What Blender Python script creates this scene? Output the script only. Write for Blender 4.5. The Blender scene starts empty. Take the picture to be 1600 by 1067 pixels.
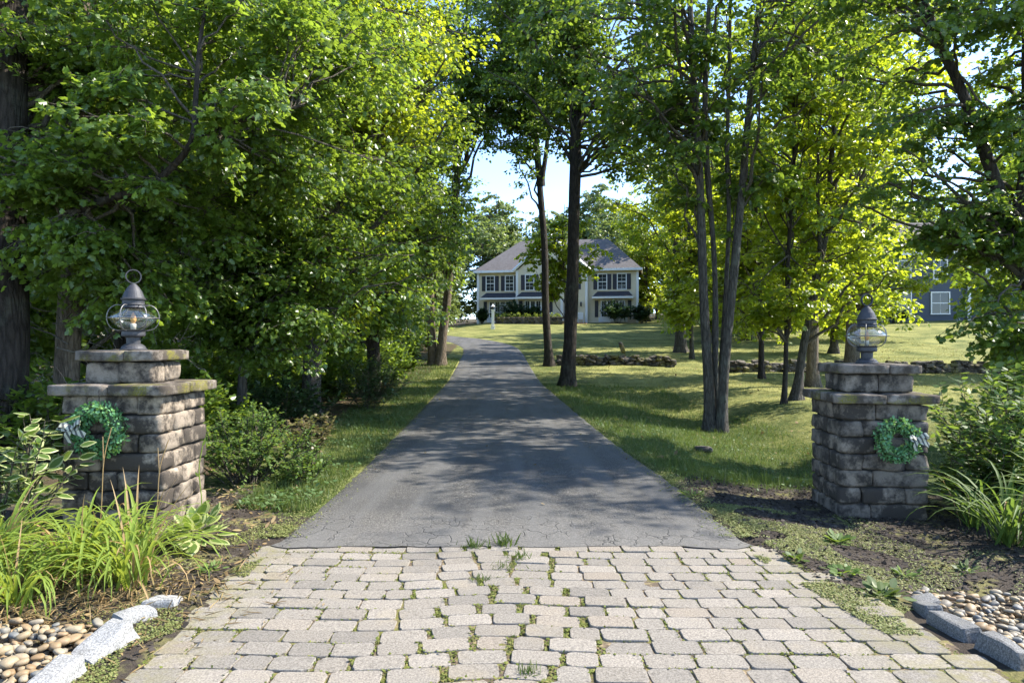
import bpy, math, random
import numpy as np

random.seed(7)
R_ = np.random.default_rng(11)
SC = bpy.context.scene
COL = SC.collection
PI = math.pi
rad = math.radians

# ------------------------------------------------------------------ camera, sky, sun, exposure
CAMH = 1.5
cam_d = bpy.data.cameras.new('camera'); cam = bpy.data.objects.new('camera', cam_d); COL.objects.link(cam)
cam.location = (0, 0, CAMH); cam.rotation_euler = (rad(90), 0, 0)
cam_d.sensor_width = 36; cam_d.lens = 24.0; cam_d.clip_start = .05; cam_d.clip_end = 3000
SC.camera = cam
SUN_EL, SUN_AZ = 45.0, 13.0           # azimuth measured from +X towards +Y
sd = (math.cos(rad(SUN_EL))*math.cos(rad(SUN_AZ)), math.cos(rad(SUN_EL))*math.sin(rad(SUN_AZ)), math.sin(rad(SUN_EL)))
wd = bpy.data.worlds.new('World'); SC.world = wd; wd.use_nodes = True
wn = wd.node_tree; wn.nodes.clear()
sky = wn.nodes.new('ShaderNodeTexSky'); sky.sky_type = 'NISHITA'; sky.sun_disc = False
sky.sun_elevation = rad(SUN_EL); sky.sun_rotation = math.atan2(sd[0], sd[1])
sky.air_density = .65; sky.dust_density = .1; sky.ozone_density = 2.0
bg = wn.nodes.new('ShaderNodeBackground'); bg.inputs['Strength'].default_value = .15
wo = wn.nodes.new('ShaderNodeOutputWorld')
wn.links.new(sky.outputs[0], bg.inputs['Color']); wn.links.new(bg.outputs[0], wo.inputs['Surface'])
sun_d = bpy.data.lights.new('sun', 'SUN'); sun_d.energy = 3.5; sun_d.angle = rad(.55); sun_d.color = (1.0, .94, .84)
sun = bpy.data.objects.new('sun', sun_d); COL.objects.link(sun)
sun.location = (20, 5, 30)
from mathutils import Vector, Matrix, Euler, noise as mnoise
sun.rotation_euler = Vector(sd).to_track_quat('Z', 'Y').to_euler()
SC.view_settings.view_transform = 'Standard'; SC.view_settings.look = 'None'
SC.view_settings.gamma = 1; SC.view_settings.use_curve_mapping = False
SC.view_settings.exposure = 2.0
SC.render.engine = 'CYCLES'
cy = SC.cycles
cy.use_denoising = True; cy.max_bounces = 9; cy.diffuse_bounces = 7; cy.glossy_bounces = 3
cy.transmission_bounces = 6; cy.transparent_max_bounces = 8; cy.sample_clamp_indirect = 6
cy.use_adaptive_sampling = True; cy.adaptive_threshold = .012

# ------------------------------------------------------------------ helpers
def W(px, py, z):                       # a point of the photograph at depth z metres
    return ((px-800)*z/1067., z, CAMH+(533.5-py)*z/1067.)

def sstep(v, a, b):
    t = np.clip((np.asarray(v, float)-a)/(b-a), 0, 1)
    return t*t*(3-2*t)

class MB:
    """collects geometry for ONE mesh object"""
    def __init__(s): s.v = []; s.f = []; s.n = 0
    def add(s, V, F, m=0):
        V = np.asarray(V, float).reshape(-1, 3)
        if isinstance(F, np.ndarray): F = [F]
        else:
            by = {}
            for f in F: by.setdefault(len(f), []).append(f)
            F = [np.array(x) for x in by.values()]
        s.v.append(V)
        for f in F: s.f.append((f+s.n, m))
        s.n += len(V)
        return s
    def mesh(s, name, mats, smooth=False):
        V = np.concatenate(s.v)
        me = bpy.data.meshes.new(name)
        me.vertices.add(len(V)); me.vertices.foreach_set('co', V.astype(np.float32).ravel())
        li = np.concatenate([f.ravel() for f, m in s.f]).astype(np.int32)
        lt = np.concatenate([np.full(len(f), f.shape[1], np.int32) for f, m in s.f])
        mi = np.concatenate([np.full(len(f), m, np.int32) for f, m in s.f])
        me.loops.add(len(li)); me.loops.foreach_set('vertex_index', li)
        ls = np.concatenate([[0], np.cumsum(lt)[:-1]]).astype(np.int32)
        me.polygons.add(len(lt)); me.polygons.foreach_set('loop_start', ls)
        me.polygons.foreach_set('material_index', mi)
        me.polygons.foreach_set('use_smooth', np.full(len(lt), bool(smooth)))
        me.update(calc_edges=True)
        for m in (mats if isinstance(mats, (list, tuple)) else [mats]): me.materials.append(m)
        return me
    def build(s, name, mats, parent=None, smooth=False):
        return link(name, s.mesh(name, mats, smooth), parent)

def link(name, me, parent=None, loc=None, rot=None, sc=None):
    o = bpy.data.objects.new(name, me); COL.objects.link(o)
    if parent is not None: o.parent = parent
    if loc is not None: o.location = loc
    if rot is not None: o.rotation_euler = rot
    if sc is not None: o.scale = sc
    return o

def tag(o, label=None, cat=None, group=None, kind=None):
    if label: o['label'] = label
    if cat: o['category'] = cat
    if group: o['group'] = group
    if kind: o['kind'] = kind
    return o

def thing(name, label, cat, loc=(0, 0, 0), rz=0, group=None):
    o = bpy.data.objects.new(name, None); COL.objects.link(o)
    o.empty_display_size = .1
    o.location = loc; o.rotation_euler = (0, 0, rz)
    return tag(o, label, cat, group)

def box(mb, c, s, m=0):
    x, y, z = c; a, b, d = s[0]/2, s[1]/2, s[2]/2
    V = [(x+i*a, y+j*b, z+k*d) for k in (-1, 1) for j in (-1, 1) for i in (-1, 1)]
    F = np.array([(0, 2, 3, 1), (4, 5, 7, 6), (0, 1, 5, 4), (2, 6, 7, 3), (0, 4, 6, 2), (1, 3, 7, 5)])
    mb.add(V, F, m); return mb

def cube_grid(n):
    """points of a subdivided cube surface in [-1,1]^3 and quads"""
    idx = {}; V = []; F = []
    def vid(p):
        k = tuple(int(round(c*n)) for c in p)
        if k not in idx: idx[k] = len(V); V.append(tuple(2*c/ n-1 for c in k))
        return idx[k]
    for ax in range(3):
        for sgn in (0, 1):
            for i in range(n):
                for j in range(n):
                    q = []
                    for (a, b) in ((i, j), (i+1, j), (i+1, j+1), (i, j+1)):
                        p = [0, 0, 0]; p[ax] = sgn*1.0; p[(ax+1) % 3] = a/n; p[(ax+2) % 3] = b/n
                        q.append(vid(p))
                    F.append(q if sgn else q[::-1])
    return np.array(V), np.array(F)

CG = {n: cube_grid(n) for n in (2, 3, 4, 5)}

def rough_block(dims, r, n, amp, rng, freq=9.):
    """split stone: rounded box with an uneven face"""
    V, F = CG[n]
    h = np.array(dims)/2
    r = min(r, h.min()*.8)
    # finer spacing next to the edges
    P = np.sign(V)*np.abs(V)**.75*h
    inner = np.clip(P, -(h-r), h-r)
    d = P-inner; L = np.linalg.norm(d, axis=1, keepdims=True); L[L == 0] = 1
    P = inner+d/L*r*(np.linalg.norm(d, axis=1, keepdims=True) > 0)
    off = rng.uniform(0, 50, 3)
    nv = np.array([mnoise.noise_vector(Vector(p*freq+off)) for p in P])
    return P+nv*amp, F

def stone(n, rng, sph=.6, amp=.16):
    V, F = CG[n]
    S = V/np.linalg.norm(V, axis=1, keepdims=True)
    P = V*(1-sph)*.8+S*sph
    off = rng.uniform(0, 50, 3)
    nv = np.array([mnoise.noise_vector(Vector(p*1.3+off)) for p in P])
    return P+nv*amp, F

def tubes(P, Rr, n, cap=False):
    """P (M,k,3), Rr (M,k): M tubes at once"""
    P = np.asarray(P, float); Rr = np.asarray(Rr, float)
    M, k, _ = P.shape
    T = np.gradient(P, axis=1); T /= np.linalg.norm(T, axis=2, keepdims=True)+1e-9
    mean = P[:, -1]-P[:, 0]; mean /= np.linalg.norm(mean, axis=1, keepdims=True)+1e-9
    ref = np.where(np.abs(mean[:, 2:3]) > .8, np.array([[1., 0.1, 0]]), np.array([[0, 0.05, 1.]]))[:, None, :]
    u = np.cross(T, np.broadcast_to(ref, T.shape)); u /= np.linalg.norm(u, axis=2, keepdims=True)+1e-9
    w = np.cross(T, u)
    a = np.arange(n)*2*PI/n
    ring = u[:, :, None, :]*np.cos(a)[None, None, :, None]+w[:, :, None, :]*np.sin(a)[None, None, :, None]
    V = P[:, :, None, :]+ring*Rr[:, :, None, None]
    idx = np.arange(M*k*n).reshape(M, k, n)
    A = idx[:, :-1, :]; B = np.roll(A, -1, 2); C = idx[:, 1:, :]; D = np.roll(C, -1, 2)
    F = np.stack([A, C, D, B], -1).reshape(-1, 4)
    return V.reshape(-1, 3), F

def tube1(mb, pts, rr, n=8, m=0, cap=True):
    P = np.array(pts, float)[None]; r = np.broadcast_to(np.array(rr, float), (1, len(pts)))
    V, F = tubes(P, r, n); mb.add(V, F, m)
    if cap:
        k = len(pts)
        mb.add(V[:n], [tuple(range(n))], m); mb.add(V[(k-1)*n:], [tuple(range(n))[::-1]], m)
    return mb

def lathe(mb, prof, n=24, m=0, c=(0, 0, 0)):
    a = np.arange(n)*2*PI/n; pr = np.array(prof, float); k = len(pr)
    V = np.stack([pr[:, 0:1]*np.cos(a)+c[0], pr[:, 0:1]*np.sin(a)+c[1], np.repeat(pr[:, 1:2], n, 1)+c[2]], -1).reshape(-1, 3)
    idx = np.arange(k*n).reshape(k, n); A = idx[:-1]; B = np.roll(A, -1, 1); C = idx[1:]; D = np.roll(C, -1, 1)
    mb.add(V, np.stack([A, B, D, C], -1).reshape(-1, 4), m); return mb

def catmull(pts, per=6):
    P = np.array(pts, float); n = len(P)
    Q = np.vstack([2*P[0]-P[1], P, 2*P[-1]-P[-2]]); out = []
    for i in range(n-1):
        p0, p1, p2, p3 = Q[i:i+4]
        for t in np.arange(per)/per:
            out.append(.5*(2*p1+(p2-p0)*t+(2*p0-5*p1+4*p2-p3)*t*t+(3*p1-p0-3*p2+p3)*t**3))
    out.append(P[-1]); return np.array(out)

# ------------------------------------------------------------------ materials
def mat(name):
    m = bpy.data.materials.new(name); m.use_nodes = True
    nt = m.node_tree; nt.nodes.clear()
    out = nt.nodes.new('ShaderNodeOutputMaterial')
    return m, nt, out

def N(nt, t, **kw):
    n = nt.nodes.new(t)
    for k, v in kw.items():
        if k in n.inputs: n.inputs[k].default_value = v
        else: setattr(n, k, v)
    return n

def ramp(nt, src, stops, interp='LINEAR'):
    r = nt.nodes.new('ShaderNodeValToRGB'); r.color_ramp.interpolation = interp
    el = r.color_ramp.elements
    while len(el) < len(stops): el.new(.5)
    for e, (p, c) in zip(el, stops):
        e.position = p; e.color = (*c, 1) if len(c) == 3 else c
    nt.links.new(src, r.inputs[0]); return r.outputs[0]

def noise(nt, co, scale, detail=4, rough=.6):
    n = nt.nodes.new('ShaderNodeTexNoise'); n.inputs['Scale'].default_value = scale
    n.inputs['Detail'].default_value = detail; n.inputs['Roughness'].default_value = rough
    if co is not None: nt.links.new(co, n.inputs['Vector'])
    return n.outputs['Fac']

def mixc(nt, f, a, b, mode='MIX'):
    n = nt.nodes.new('ShaderNodeMix'); n.data_type = 'RGBA'; n.blend_type = mode
    def s(i, v):
        if isinstance(v, (tuple, list)): n.inputs[i].default_value = (*v, 1) if len(v) == 3 else v
        elif isinstance(v, (int, float)): n.inputs[i].default_value = v
        else: nt.links.new(v, n.inputs[i])
    s(0, f); s(6, a); s(7, b)
    return n.outputs[2]

def math_(nt, op, a, b=None, clamp=False):
    n = nt.nodes.new('ShaderNodeMath'); n.operation = op; n.use_clamp = clamp
    for i, v in enumerate((a, b)):
        if v is None: continue
        if isinstance(v, (int, float)): n.inputs[i].default_value = v
        else: nt.links.new(v, n.inputs[i])
    return n.outputs[0]

def maprange(nt, v, a, b, c=0., d=1.):
    n = nt.nodes.new('ShaderNodeMapRange'); nt.links.new(v, n.inputs[0])
    for i, x in zip((1, 2, 3, 4), (a, b, c, d)): n.inputs[i].default_value = x
    return n.outputs[0]

def princ(nt, out, col, rough=.7, bump=None, bs=.3, bd=.01, spec=.4, metal=0.):
    p = nt.nodes.new('ShaderNodeBsdfPrincipled')
    if isinstance(col, (tuple, list)): p.inputs['Base Color'].default_value = (*col, 1)
    else: nt.links.new(col, p.inputs['Base Color'])
    if isinstance(rough, (int, float)): p.inputs['Roughness'].default_value = rough
    else: nt.links.new(rough, p.inputs['Roughness'])
    p.inputs['Specular IOR Level'].default_value = spec; p.inputs['Metallic'].default_value = metal
    if bump is not None:
        b = nt.nodes.new('ShaderNodeBump'); b.inputs['Strength'].default_value = bs; b.inputs['Distance'].default_value = bd
        nt.links.new(bump, b.inputs['Height']); nt.links.new(b.outputs[0], p.inputs['Normal'])
    nt.links.new(p.outputs[0], out.inputs['Surface']); return p

def objco(nt): return nt.nodes.new('ShaderNodeTexCoord').outputs['Object']
def posco(nt): return nt.nodes.new('ShaderNodeNewGeometry').outputs['Position']
def orand(nt): return nt.nodes.new('ShaderNodeObjectInfo').outputs['Random']

def leaf_mat(name, cols, trans, tfac=.38, rough=.42, spec=.45):
    m, nt, out = mat(name)
    g = nt.nodes.new('ShaderNodeNewGeometry')
    rnd = g.outputs['Random Per Island']
    st = [(i/max(1, len(cols)-1), c) for i, c in enumerate(cols)]
    big = noise(nt, g.outputs['Position'], .55, 2, .5)
    f = math_(nt, 'ADD', math_(nt, 'MULTIPLY', rnd, .65), math_(nt, 'MULTIPLY', maprange(nt, big, .3, .7), .35))
    c = ramp(nt, f, st)
    p = nt.nodes.new('ShaderNodeBsdfPrincipled'); nt.links.new(c, p.inputs['Base Color'])
    p.inputs['Roughness'].default_value = rough; p.inputs['Specular IOR Level'].default_value = spec
    t = nt.nodes.new('ShaderNodeBsdfTranslucent')
    tc = ramp(nt, f, [(0, tuple(.6*x for x in trans)), (1, tuple(1.15*x for x in trans))])
    nt.links.new(tc, t.inputs['Color'])
    mx = nt.nodes.new('ShaderNodeMixShader'); mx.inputs[0].default_value = tfac
    nt.links.new(p.outputs[0], mx.inputs[1]); nt.links.new(t.outputs[0], mx.inputs[2])
    nt.links.new(mx.outputs[0], out.inputs['Surface'])
    return m

def bark_mat(name, c1, c2, scale=9., lichen=.25):
    m, nt, out = mat(name)
    co = posco(nt)
    mp = nt.nodes.new('ShaderNodeMapping'); mp.inputs['Scale'].default_value = (1, 1, .2)
    nt.links.new(co, mp.inputs[0])
    n1 = noise(nt, mp.outputs[0], scale*2, 6, .65)
    v = nt.nodes.new('ShaderNodeTexVoronoi'); v.feature = 'DISTANCE_TO_EDGE'; v.inputs['Scale'].default_value = scale*2.2
    nt.links.new(mp.outputs[0], v.inputs['Vector'])
    crack = maprange(nt, v.outputs['Distance'], 0, .25)
    n5 = noise(nt, co, scale*3.5, 5, .7)
    h = math_(nt, 'ADD', math_(nt, 'MULTIPLY', crack, .22), math_(nt, 'ADD', math_(nt, 'MULTIPLY', n1, .75), math_(nt, 'MULTIPLY', n5, .3)))
    c = mixc(nt, maprange(nt, h, .4, .95), c1, c2)
    li = maprange(nt, noise(nt, co, 2.6, 5, .7), .55, .68, 0, lichen)
    c = mixc(nt, li, c, (.2, .23, .17))
    princ(nt, out, c, .9, h, 1., .05, .2)
    return m

M = {}
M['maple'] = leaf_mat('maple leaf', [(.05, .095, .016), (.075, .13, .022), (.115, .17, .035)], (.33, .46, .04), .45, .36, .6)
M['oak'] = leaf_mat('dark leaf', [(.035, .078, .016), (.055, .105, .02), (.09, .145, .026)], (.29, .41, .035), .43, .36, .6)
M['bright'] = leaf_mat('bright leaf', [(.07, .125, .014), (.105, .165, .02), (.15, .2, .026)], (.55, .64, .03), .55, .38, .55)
M['far'] = leaf_mat('far leaf', [(.08, .12, .04), (.11, .155, .05), (.14, .18, .07)], (.3, .38, .08), .42)
M['shrubl'] = leaf_mat('shrub leaf', [(.055, .105, .025), (.085, .145, .03), (.13, .19, .045)], (.27, .38, .05), .38, .55, .3)
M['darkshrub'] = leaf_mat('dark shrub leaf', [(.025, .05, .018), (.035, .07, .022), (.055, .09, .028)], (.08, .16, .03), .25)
M['redleaf'] = leaf_mat('reddish shrub leaf', [(.1, .1, .04), (.15, .11, .05), (.07, .11, .03)], (.25, .26, .06), .35)
M['yew'] = leaf_mat('gold shrub leaf', [(.14, .2, .03), (.2, .26, .045), (.26, .3, .06)], (.35, .42, .05), .35)
M['blade'] = leaf_mat('daylily blade', [(.10, .165, .025), (.16, .235, .035), (.23, .29, .055)], (.42, .5, .06), .42, .58, .25)
M['shadeblade'] = leaf_mat('shaded daylily blade', [(.05, .095, .02), (.08, .13, .026), (.12, .17, .035)], (.2, .3, .04), .35, .6, .25)  # right-hand daylilies: shade put into a darker blade colour
M['dryblade'] = leaf_mat('dry blade', [(.3, .16, .05), (.36, .24, .1), (.28, .2, .1)], (.35, .22, .07), .3, .6)
M['cream'] = leaf_mat('cream leaf margin', [(.34, .38, .16), (.42, .44, .2), (.32, .36, .13)], (.5, .55, .2), .35)
M['wreathleaf'] = leaf_mat('wreath leaf', [(.045, .14, .04), (.08, .22, .07), (.15, .32, .15), (.19, .3, .05)], (.25, .42, .08), .25, .3)
M['grass'] = leaf_mat('grass blade', [(.04, .075, .012), (.065, .105, .018), (.13, .14, .04)], (.18, .26, .035), .3, .55)
M['drygrass'] = leaf_mat('dry grass blade', [(.12, .15, .035), (.22, .22, .065), (.36, .32, .12)], (.36, .34, .09), .3, .6)
M['moss'] = leaf_mat('ground cover', [(.11, .15, .035), (.17, .19, .05), (.25, .22, .09)], (.2, .22, .06), .2, .7)
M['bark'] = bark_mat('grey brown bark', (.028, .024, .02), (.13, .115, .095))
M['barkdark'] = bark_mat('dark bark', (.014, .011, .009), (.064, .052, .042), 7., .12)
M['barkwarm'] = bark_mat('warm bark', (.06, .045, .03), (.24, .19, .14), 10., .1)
M['twig'] = bark_mat('twig bark', (.05, .042, .03), (.17, .145, .11), 20., .1)

def stone_mat(name, base, dark, stain=.5, moss=0., tint=.25, scale=6.):
    m, nt, out = mat(name)
    co = posco(nt); r = orand(nt)
    n1 = noise(nt, co, scale*14, 6, .7); n2 = noise(nt, co, scale, 6, .68); n3 = noise(nt, co, scale*.6, 4, .6)
    c = mixc(nt, n1, tuple(.62*x for x in base), tuple(1.3*x for x in base))
    c = mixc(nt, 1., c, ramp(nt, r, [(0, (1-tint,)*3), (.5, (1., .97, .93)), (1, (1+tint, 1+tint*.9, 1+tint*.75))]), 'MULTIPLY')
    lo = maprange(nt, math_(nt, 'ADD', n2, math_(nt, 'MULTIPLY', r, .14)), .66-stain*.3, .80-stain*.26)
    c = mixc(nt, math_(nt, 'MULTIPLY', lo, .92), c, dark)
    if moss:
        mm = maprange(nt, n3, .62-moss*.25, .70-moss*.22)
        mm = math_(nt, 'MULTIPLY', mm, maprange(nt, noise(nt, co, 60, 4, .7), .35, .6))
        c = mixc(nt, mm, c, mixc(nt, n1, (.07, .075, .012), (.22, .19, .03)))
    h = math_(nt, 'ADD', n1, math_(nt, 'MULTIPLY', n2, .8))
    princ(nt, out, c, .92, h, .8, .008, .25)
    return m
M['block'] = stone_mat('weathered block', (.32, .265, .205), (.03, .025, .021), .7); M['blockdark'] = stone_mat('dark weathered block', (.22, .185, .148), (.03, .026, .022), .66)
M['cap'] = stone_mat('mossy cap', (.22, .19, .16), (.05, .04, .03), .62, .42)
M['fieldstone'] = stone_mat('field stone', (.18, .155, .13), (.04, .035, .03), .55, .4, .4, 3.)
M['granite'] = None

def granite(b=1.):
    m, nt, out = mat('granite'); co = posco(nt)
    n1 = noise(nt, co, 120, 4, .8); n2 = noise(nt, co, 9, 5, .65)
    c = ramp(nt, n1, [(.32, (.06*b, .06*b, .06*b)), (.5, (.2*b, .198*b, .192*b)), (.64, (.37*b, .365*b, .35*b))])
    c = mixc(nt, maprange(nt, n2, .52, .72, 0, .75), c, (.14, .135, .12))
    princ(nt, out, c, .85, math_(nt, 'ADD', n2, n1), .6, .006, .3); return m
M['granite'] = granite(.62); M['sunlitgranite'] = granite(1.2)  # same granite twice: sunlight put into the left colour, shade into the right

def pebble_mat():
    m, nt, out = mat('river pebble'); r = orand(nt)
    g = nt.nodes.new('ShaderNodeNewGeometry')
    f = math_(nt, 'FRACT', math_(nt, 'ADD', r, g.outputs['Random Per Island']))
    c = ramp(nt, f, [(0, (.22, .145, .075)), (.2, (.27, .195, .11)), (.4, (.30, .25, .17)), (.58, (.17, .15, .12)), (.7, (.14, .145, .14)), (.82, (.33, .265, .16)), (1, (.25, .165, .09))])
    n = noise(nt, g.outputs['Position'], 60, 5, .65)
    c = mixc(nt, n, mixc(nt, 1., c, (.6, .6, .6), 'MULTIPLY'), mixc(nt, 1., c, (1.25, 1.25, 1.25), 'MULTIPLY'))
    princ(nt, out, c, .6, n, .25, .004, .35); return m
M['pebble'] = pebble_mat()

def paver_mat():
    m, nt, out = mat('concrete paver'); r = orand(nt)
    g = nt.nodes.new('ShaderNodeNewGeometry'); co = g.outputs['Position']
    f = math_(nt, 'FRACT', math_(nt, 'ADD', r, g.outputs['Random Per Island']))
    c = ramp(nt, f, [(0, (.165, .149, .128)), (.3, (.218, .196, .166)), (.55, (.196, .174, .145)), (.8, (.245, .219, .185)), (1, (.213, .18, .142))])
    n1 = noise(nt, co, 95, 4, .85); n2 = noise(nt, co, 14, 5, .65); n3 = noise(nt, co, 2.2, 4, .6)
    c = mixc(nt, maprange(nt, n1, .36, .64), mixc(nt, 1., c, (.5, .5, .5), 'MULTIPLY'), mixc(nt, 1., c, (1.38, 1.38, 1.37), 'MULTIPLY'))
    c = mixc(nt, maprange(nt, n2, .55, .8, 0, .45), c, (.2, .18, .15))
    c = mixc(nt, maprange(nt, n3, .56, .75, 0, .4), c, (.28, .23, .15))
    sep = nt.nodes.new('ShaderNodeSeparateXYZ'); nt.links.new(co, sep.inputs[0])
    # moss and dirt lying on the outer edge courses
    ed = math_(nt, 'ABSOLUTE', math_(nt, 'SUBTRACT', sep.outputs[0], .12))
    edm = math_(nt, 'MULTIPLY', maprange(nt, ed, 1.45, 2.0), maprange(nt, noise(nt, co, 9, 5, .7), .42, .58))
    c = mixc(nt, math_(nt, 'MULTIPLY', edm, .75), c, mixc(nt, n1, (.15, .13, .07), (.22, .2, .08)))
    princ(nt, out, c, .9, math_(nt, 'ADD', math_(nt, 'MULTIPLY', n1, .8), n2), .8, .005, .25); return m
M['paver'] = paver_mat()

def bed_mat():
    m, nt, out = mat('joint soil and moss'); co = posco(nt)
    n1 = noise(nt, co, 90, 5, .7); n2 = noise(nt, co, 3.2, 4, .6); n3 = noise(nt, co, 25, 4, .6)
    soil = mixc(nt, n1, (.05, .04, .03), (.17, .13, .09))
    tan = mixc(nt, n1, (.2, .15, .09), (.36, .28, .17))
    ms = mixc(nt, n1, (.05, .06, .012), (.17, .18, .03))
    c = mixc(nt, maprange(nt, n3, .46, .6), soil, tan)
    c = mixc(nt, math_(nt, 'MULTIPLY', maprange(nt, math_(nt, 'ADD', n2, math_(nt, 'MULTIPLY', n3, .5)), .72, .84), .85), c, ms)
    princ(nt, out, c, .95, n1, .9, .01, .15); return m
M['bed'] = bed_mat()

def asphalt_mat():
    m, nt, out = mat('old asphalt'); co = posco(nt)
    sep = nt.nodes.new('ShaderNodeSeparateXYZ'); nt.links.new(co, sep.inputs[0])
    n1 = noise(nt, co, 60, 5, .85); n2 = noise(nt, co, .8, 6, .65); n3 = noise(nt, co, 11, 5, .65)
    c = ramp(nt, n1, [(.36, (.012, .0115, .011)), (.5, (.058, .054, .048)), (.63, (.21, .198, .176))])
    c = mixc(nt, maprange(nt, n2, .42, .58, 0, .75), c, mixc(nt, n1, (.016, .016, .016), (.075, .074, .072)))
    c = mixc(nt, maprange(nt, n3, .55, .75, 0, .4), c, (.13, .125, .115))
    sv = nt.nodes.new('ShaderNodeMapping'); sv.inputs['Scale'].default_value = (1.6, .12, 1); nt.links.new(co, sv.inputs[0])
    tr_ = noise(nt, sv.outputs[0], 1.5, 4, .6)      # wheel track wear along the drive
    c = mixc(nt, maprange(nt, tr_, .44, .6, 0, .75), c, mixc(nt, n1, (.045, .044, .042), (.15, .147, .14)))
    # alligator cracks next to the pavers
    wv = nt.nodes.new('ShaderNodeVectorMath'); wv.operation = 'ADD'; nt.links.new(co, wv.inputs[0])
    nz = nt.nodes.new('ShaderNodeTexNoise'); nz.inputs['Scale'].default_value = 7; nt.links.new(co, nz.inputs['Vector'])
    scl = nt.nodes.new('ShaderNodeVectorMath'); scl.operation = 'SCALE'; scl.inputs['Scale'].default_value = .2
    nt.links.new(nz.outputs['Color'], scl.inputs[0]); nt.links.new(scl.outputs[0], wv.inputs[1])
    v = nt.nodes.new('ShaderNodeTexVoronoi'); v.feature = 'DISTANCE_TO_EDGE'; v.inputs['Scale'].default_value = 5.5
    nt.links.new(wv.outputs[0], v.inputs['Vector'])
    near = maprange(nt, math_(nt, 'ADD', sep.outputs[1], math_(nt, 'MULTIPLY', n2, 1.6)), 5.7, 7.2, 1, 0)
    ck = math_(nt, 'MULTIPLY', maprange(nt, v.outputs['Distance'], .005, .04, .7, 0), math_(nt, 'MULTIPLY', near, maprange(nt, noise(nt, co, 2.4, 4, .6), .4, .56)))
    pale = maprange(nt, math_(nt, 'ADD', sep.outputs[1], math_(nt, 'MULTIPLY', n3, .8)), 5.5, 6.6, .45, 0)
    c = mixc(nt, pale, c, mixc(nt, n1, (.07, .065, .058), (.24, .226, .204)))
    c = mixc(nt, ck, c, (.015, .014, .013))
    h = math_(nt, 'SUBTRACT', n1, math_(nt, 'MULTIPLY', ck, 2.5))
    princ(nt, out, c, .8, h, .7, .008, .35); return m
M['asphalt'] = asphalt_mat()

def ground_mat():
    m, nt, out = mat('ground'); co = posco(nt)
    at = nt.nodes.new('ShaderNodeVertexColor'); at.layer_name = 'zone'
    sp = nt.nodes.new('ShaderNodeSeparateColor'); nt.links.new(at.outputs['Color'], sp.inputs[0])
    n0 = noise(nt, co, 70, 4, .75); n1 = noise(nt, co, 12, 5, .7); n2 = noise(nt, co, .7, 5, .62); n3 = noise(nt, co, 3.1, 4, .6)
    green = mixc(nt, n0, (.02, .036, .007), (.09, .12, .028))
    dry = mixc(nt, n0, (.13, .135, .038), (.36, .34, .115))
    dr = maprange(nt, math_(nt, 'ADD', sp.outputs[2], math_(nt, 'ADD', math_(nt, 'MULTIPLY', math_(nt, 'SUBTRACT', n2, .5), 2.1), math_(nt, 'MULTIPLY', math_(nt, 'SUBTRACT', n1, .5), 1.6))), .2, .9)
    lawn = mixc(nt, dr, green, dry)
    forest = mixc(nt, n1, (.025, .02, .013), (.13, .095, .055))
    forest = mixc(nt, maprange(nt, n3, .52, .66), forest, mixc(nt, n0, (.03, .05, .012), (.09, .12, .03)))
    mulch = mixc(nt, n0, (.014, .012, .010), (.10, .08, .062))
    mulch = mixc(nt, maprange(nt, n3, .54, .64, 0, .9), mulch, mixc(nt, n0, (.11, .11, .035), (.27, .24, .1)))
    k = math_(nt, 'MULTIPLY', math_(nt, 'SUBTRACT', n1, .5), .7)
    c = mixc(nt, maprange(nt, math_(nt, 'ADD', sp.outputs[0], k), .4, .6), lawn, forest)
    c = mixc(nt, maprange(nt, math_(nt, 'ADD', sp.outputs[1], k), .4, .6), c, mulch)
    princ(nt, out, c, .95, math_(nt, 'ADD', n0, n1), .8, .03, .15); return m
M['ground'] = ground_mat()

def plain(name, c, rough=.6, var=.12, scale=20., bump=.2, spec=.4, metal=0.):
    m, nt, out = mat(name); co = posco(nt); n = noise(nt, co, scale, 5, .65)
    col = mixc(nt, n, tuple(x*(1-var) for x in c), tuple(x*(1+var) for x in c))
    princ(nt, out, col, rough, n, bump, .004, spec, metal); return m

def siding(name, c, pitch=.115):
    m, nt, out = mat(name); co = objco(nt)
    sp = nt.nodes.new('ShaderNodeSeparateXYZ'); nt.links.new(co, sp.inputs[0])
    fr = math_(nt, 'FRACT', math_(nt, 'DIVIDE', sp.outputs[2], pitch))
    n = noise(nt, co, 1.2, 4, .6)
    col = mixc(nt, n, tuple(x*.88 for x in c), tuple(x*1.1 for x in c))
    princ(nt, out, col, .65, math_(nt, 'SUBTRACT', 1., fr), 1., .02, .3); return m

def shingle(name, c):
    m, nt, out = mat(name); co = objco(nt)
    mp = nt.nodes.new('ShaderNodeMapping'); mp.inputs['Scale'].default_value = (3., 3., 8.); nt.links.new(co, mp.inputs[0])
    v = nt.nodes.new('ShaderNodeTexVoronoi'); v.inputs['Scale'].default_value = 1.6; nt.links.new(mp.outputs[0], v.inputs['Vector'])
    n = noise(nt, co, .8, 5, .65)
    f = math_(nt, 'ADD', math_(nt, 'MULTIPLY', v.outputs['Color'], .5), math_(nt, 'MULTIPLY', n, .5))
    princ(nt, out, mixc(nt, f, tuple(x*.7 for x in c), tuple(x*1.35 for x in c)), .9, f, .5, .02, .2); return m

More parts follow.
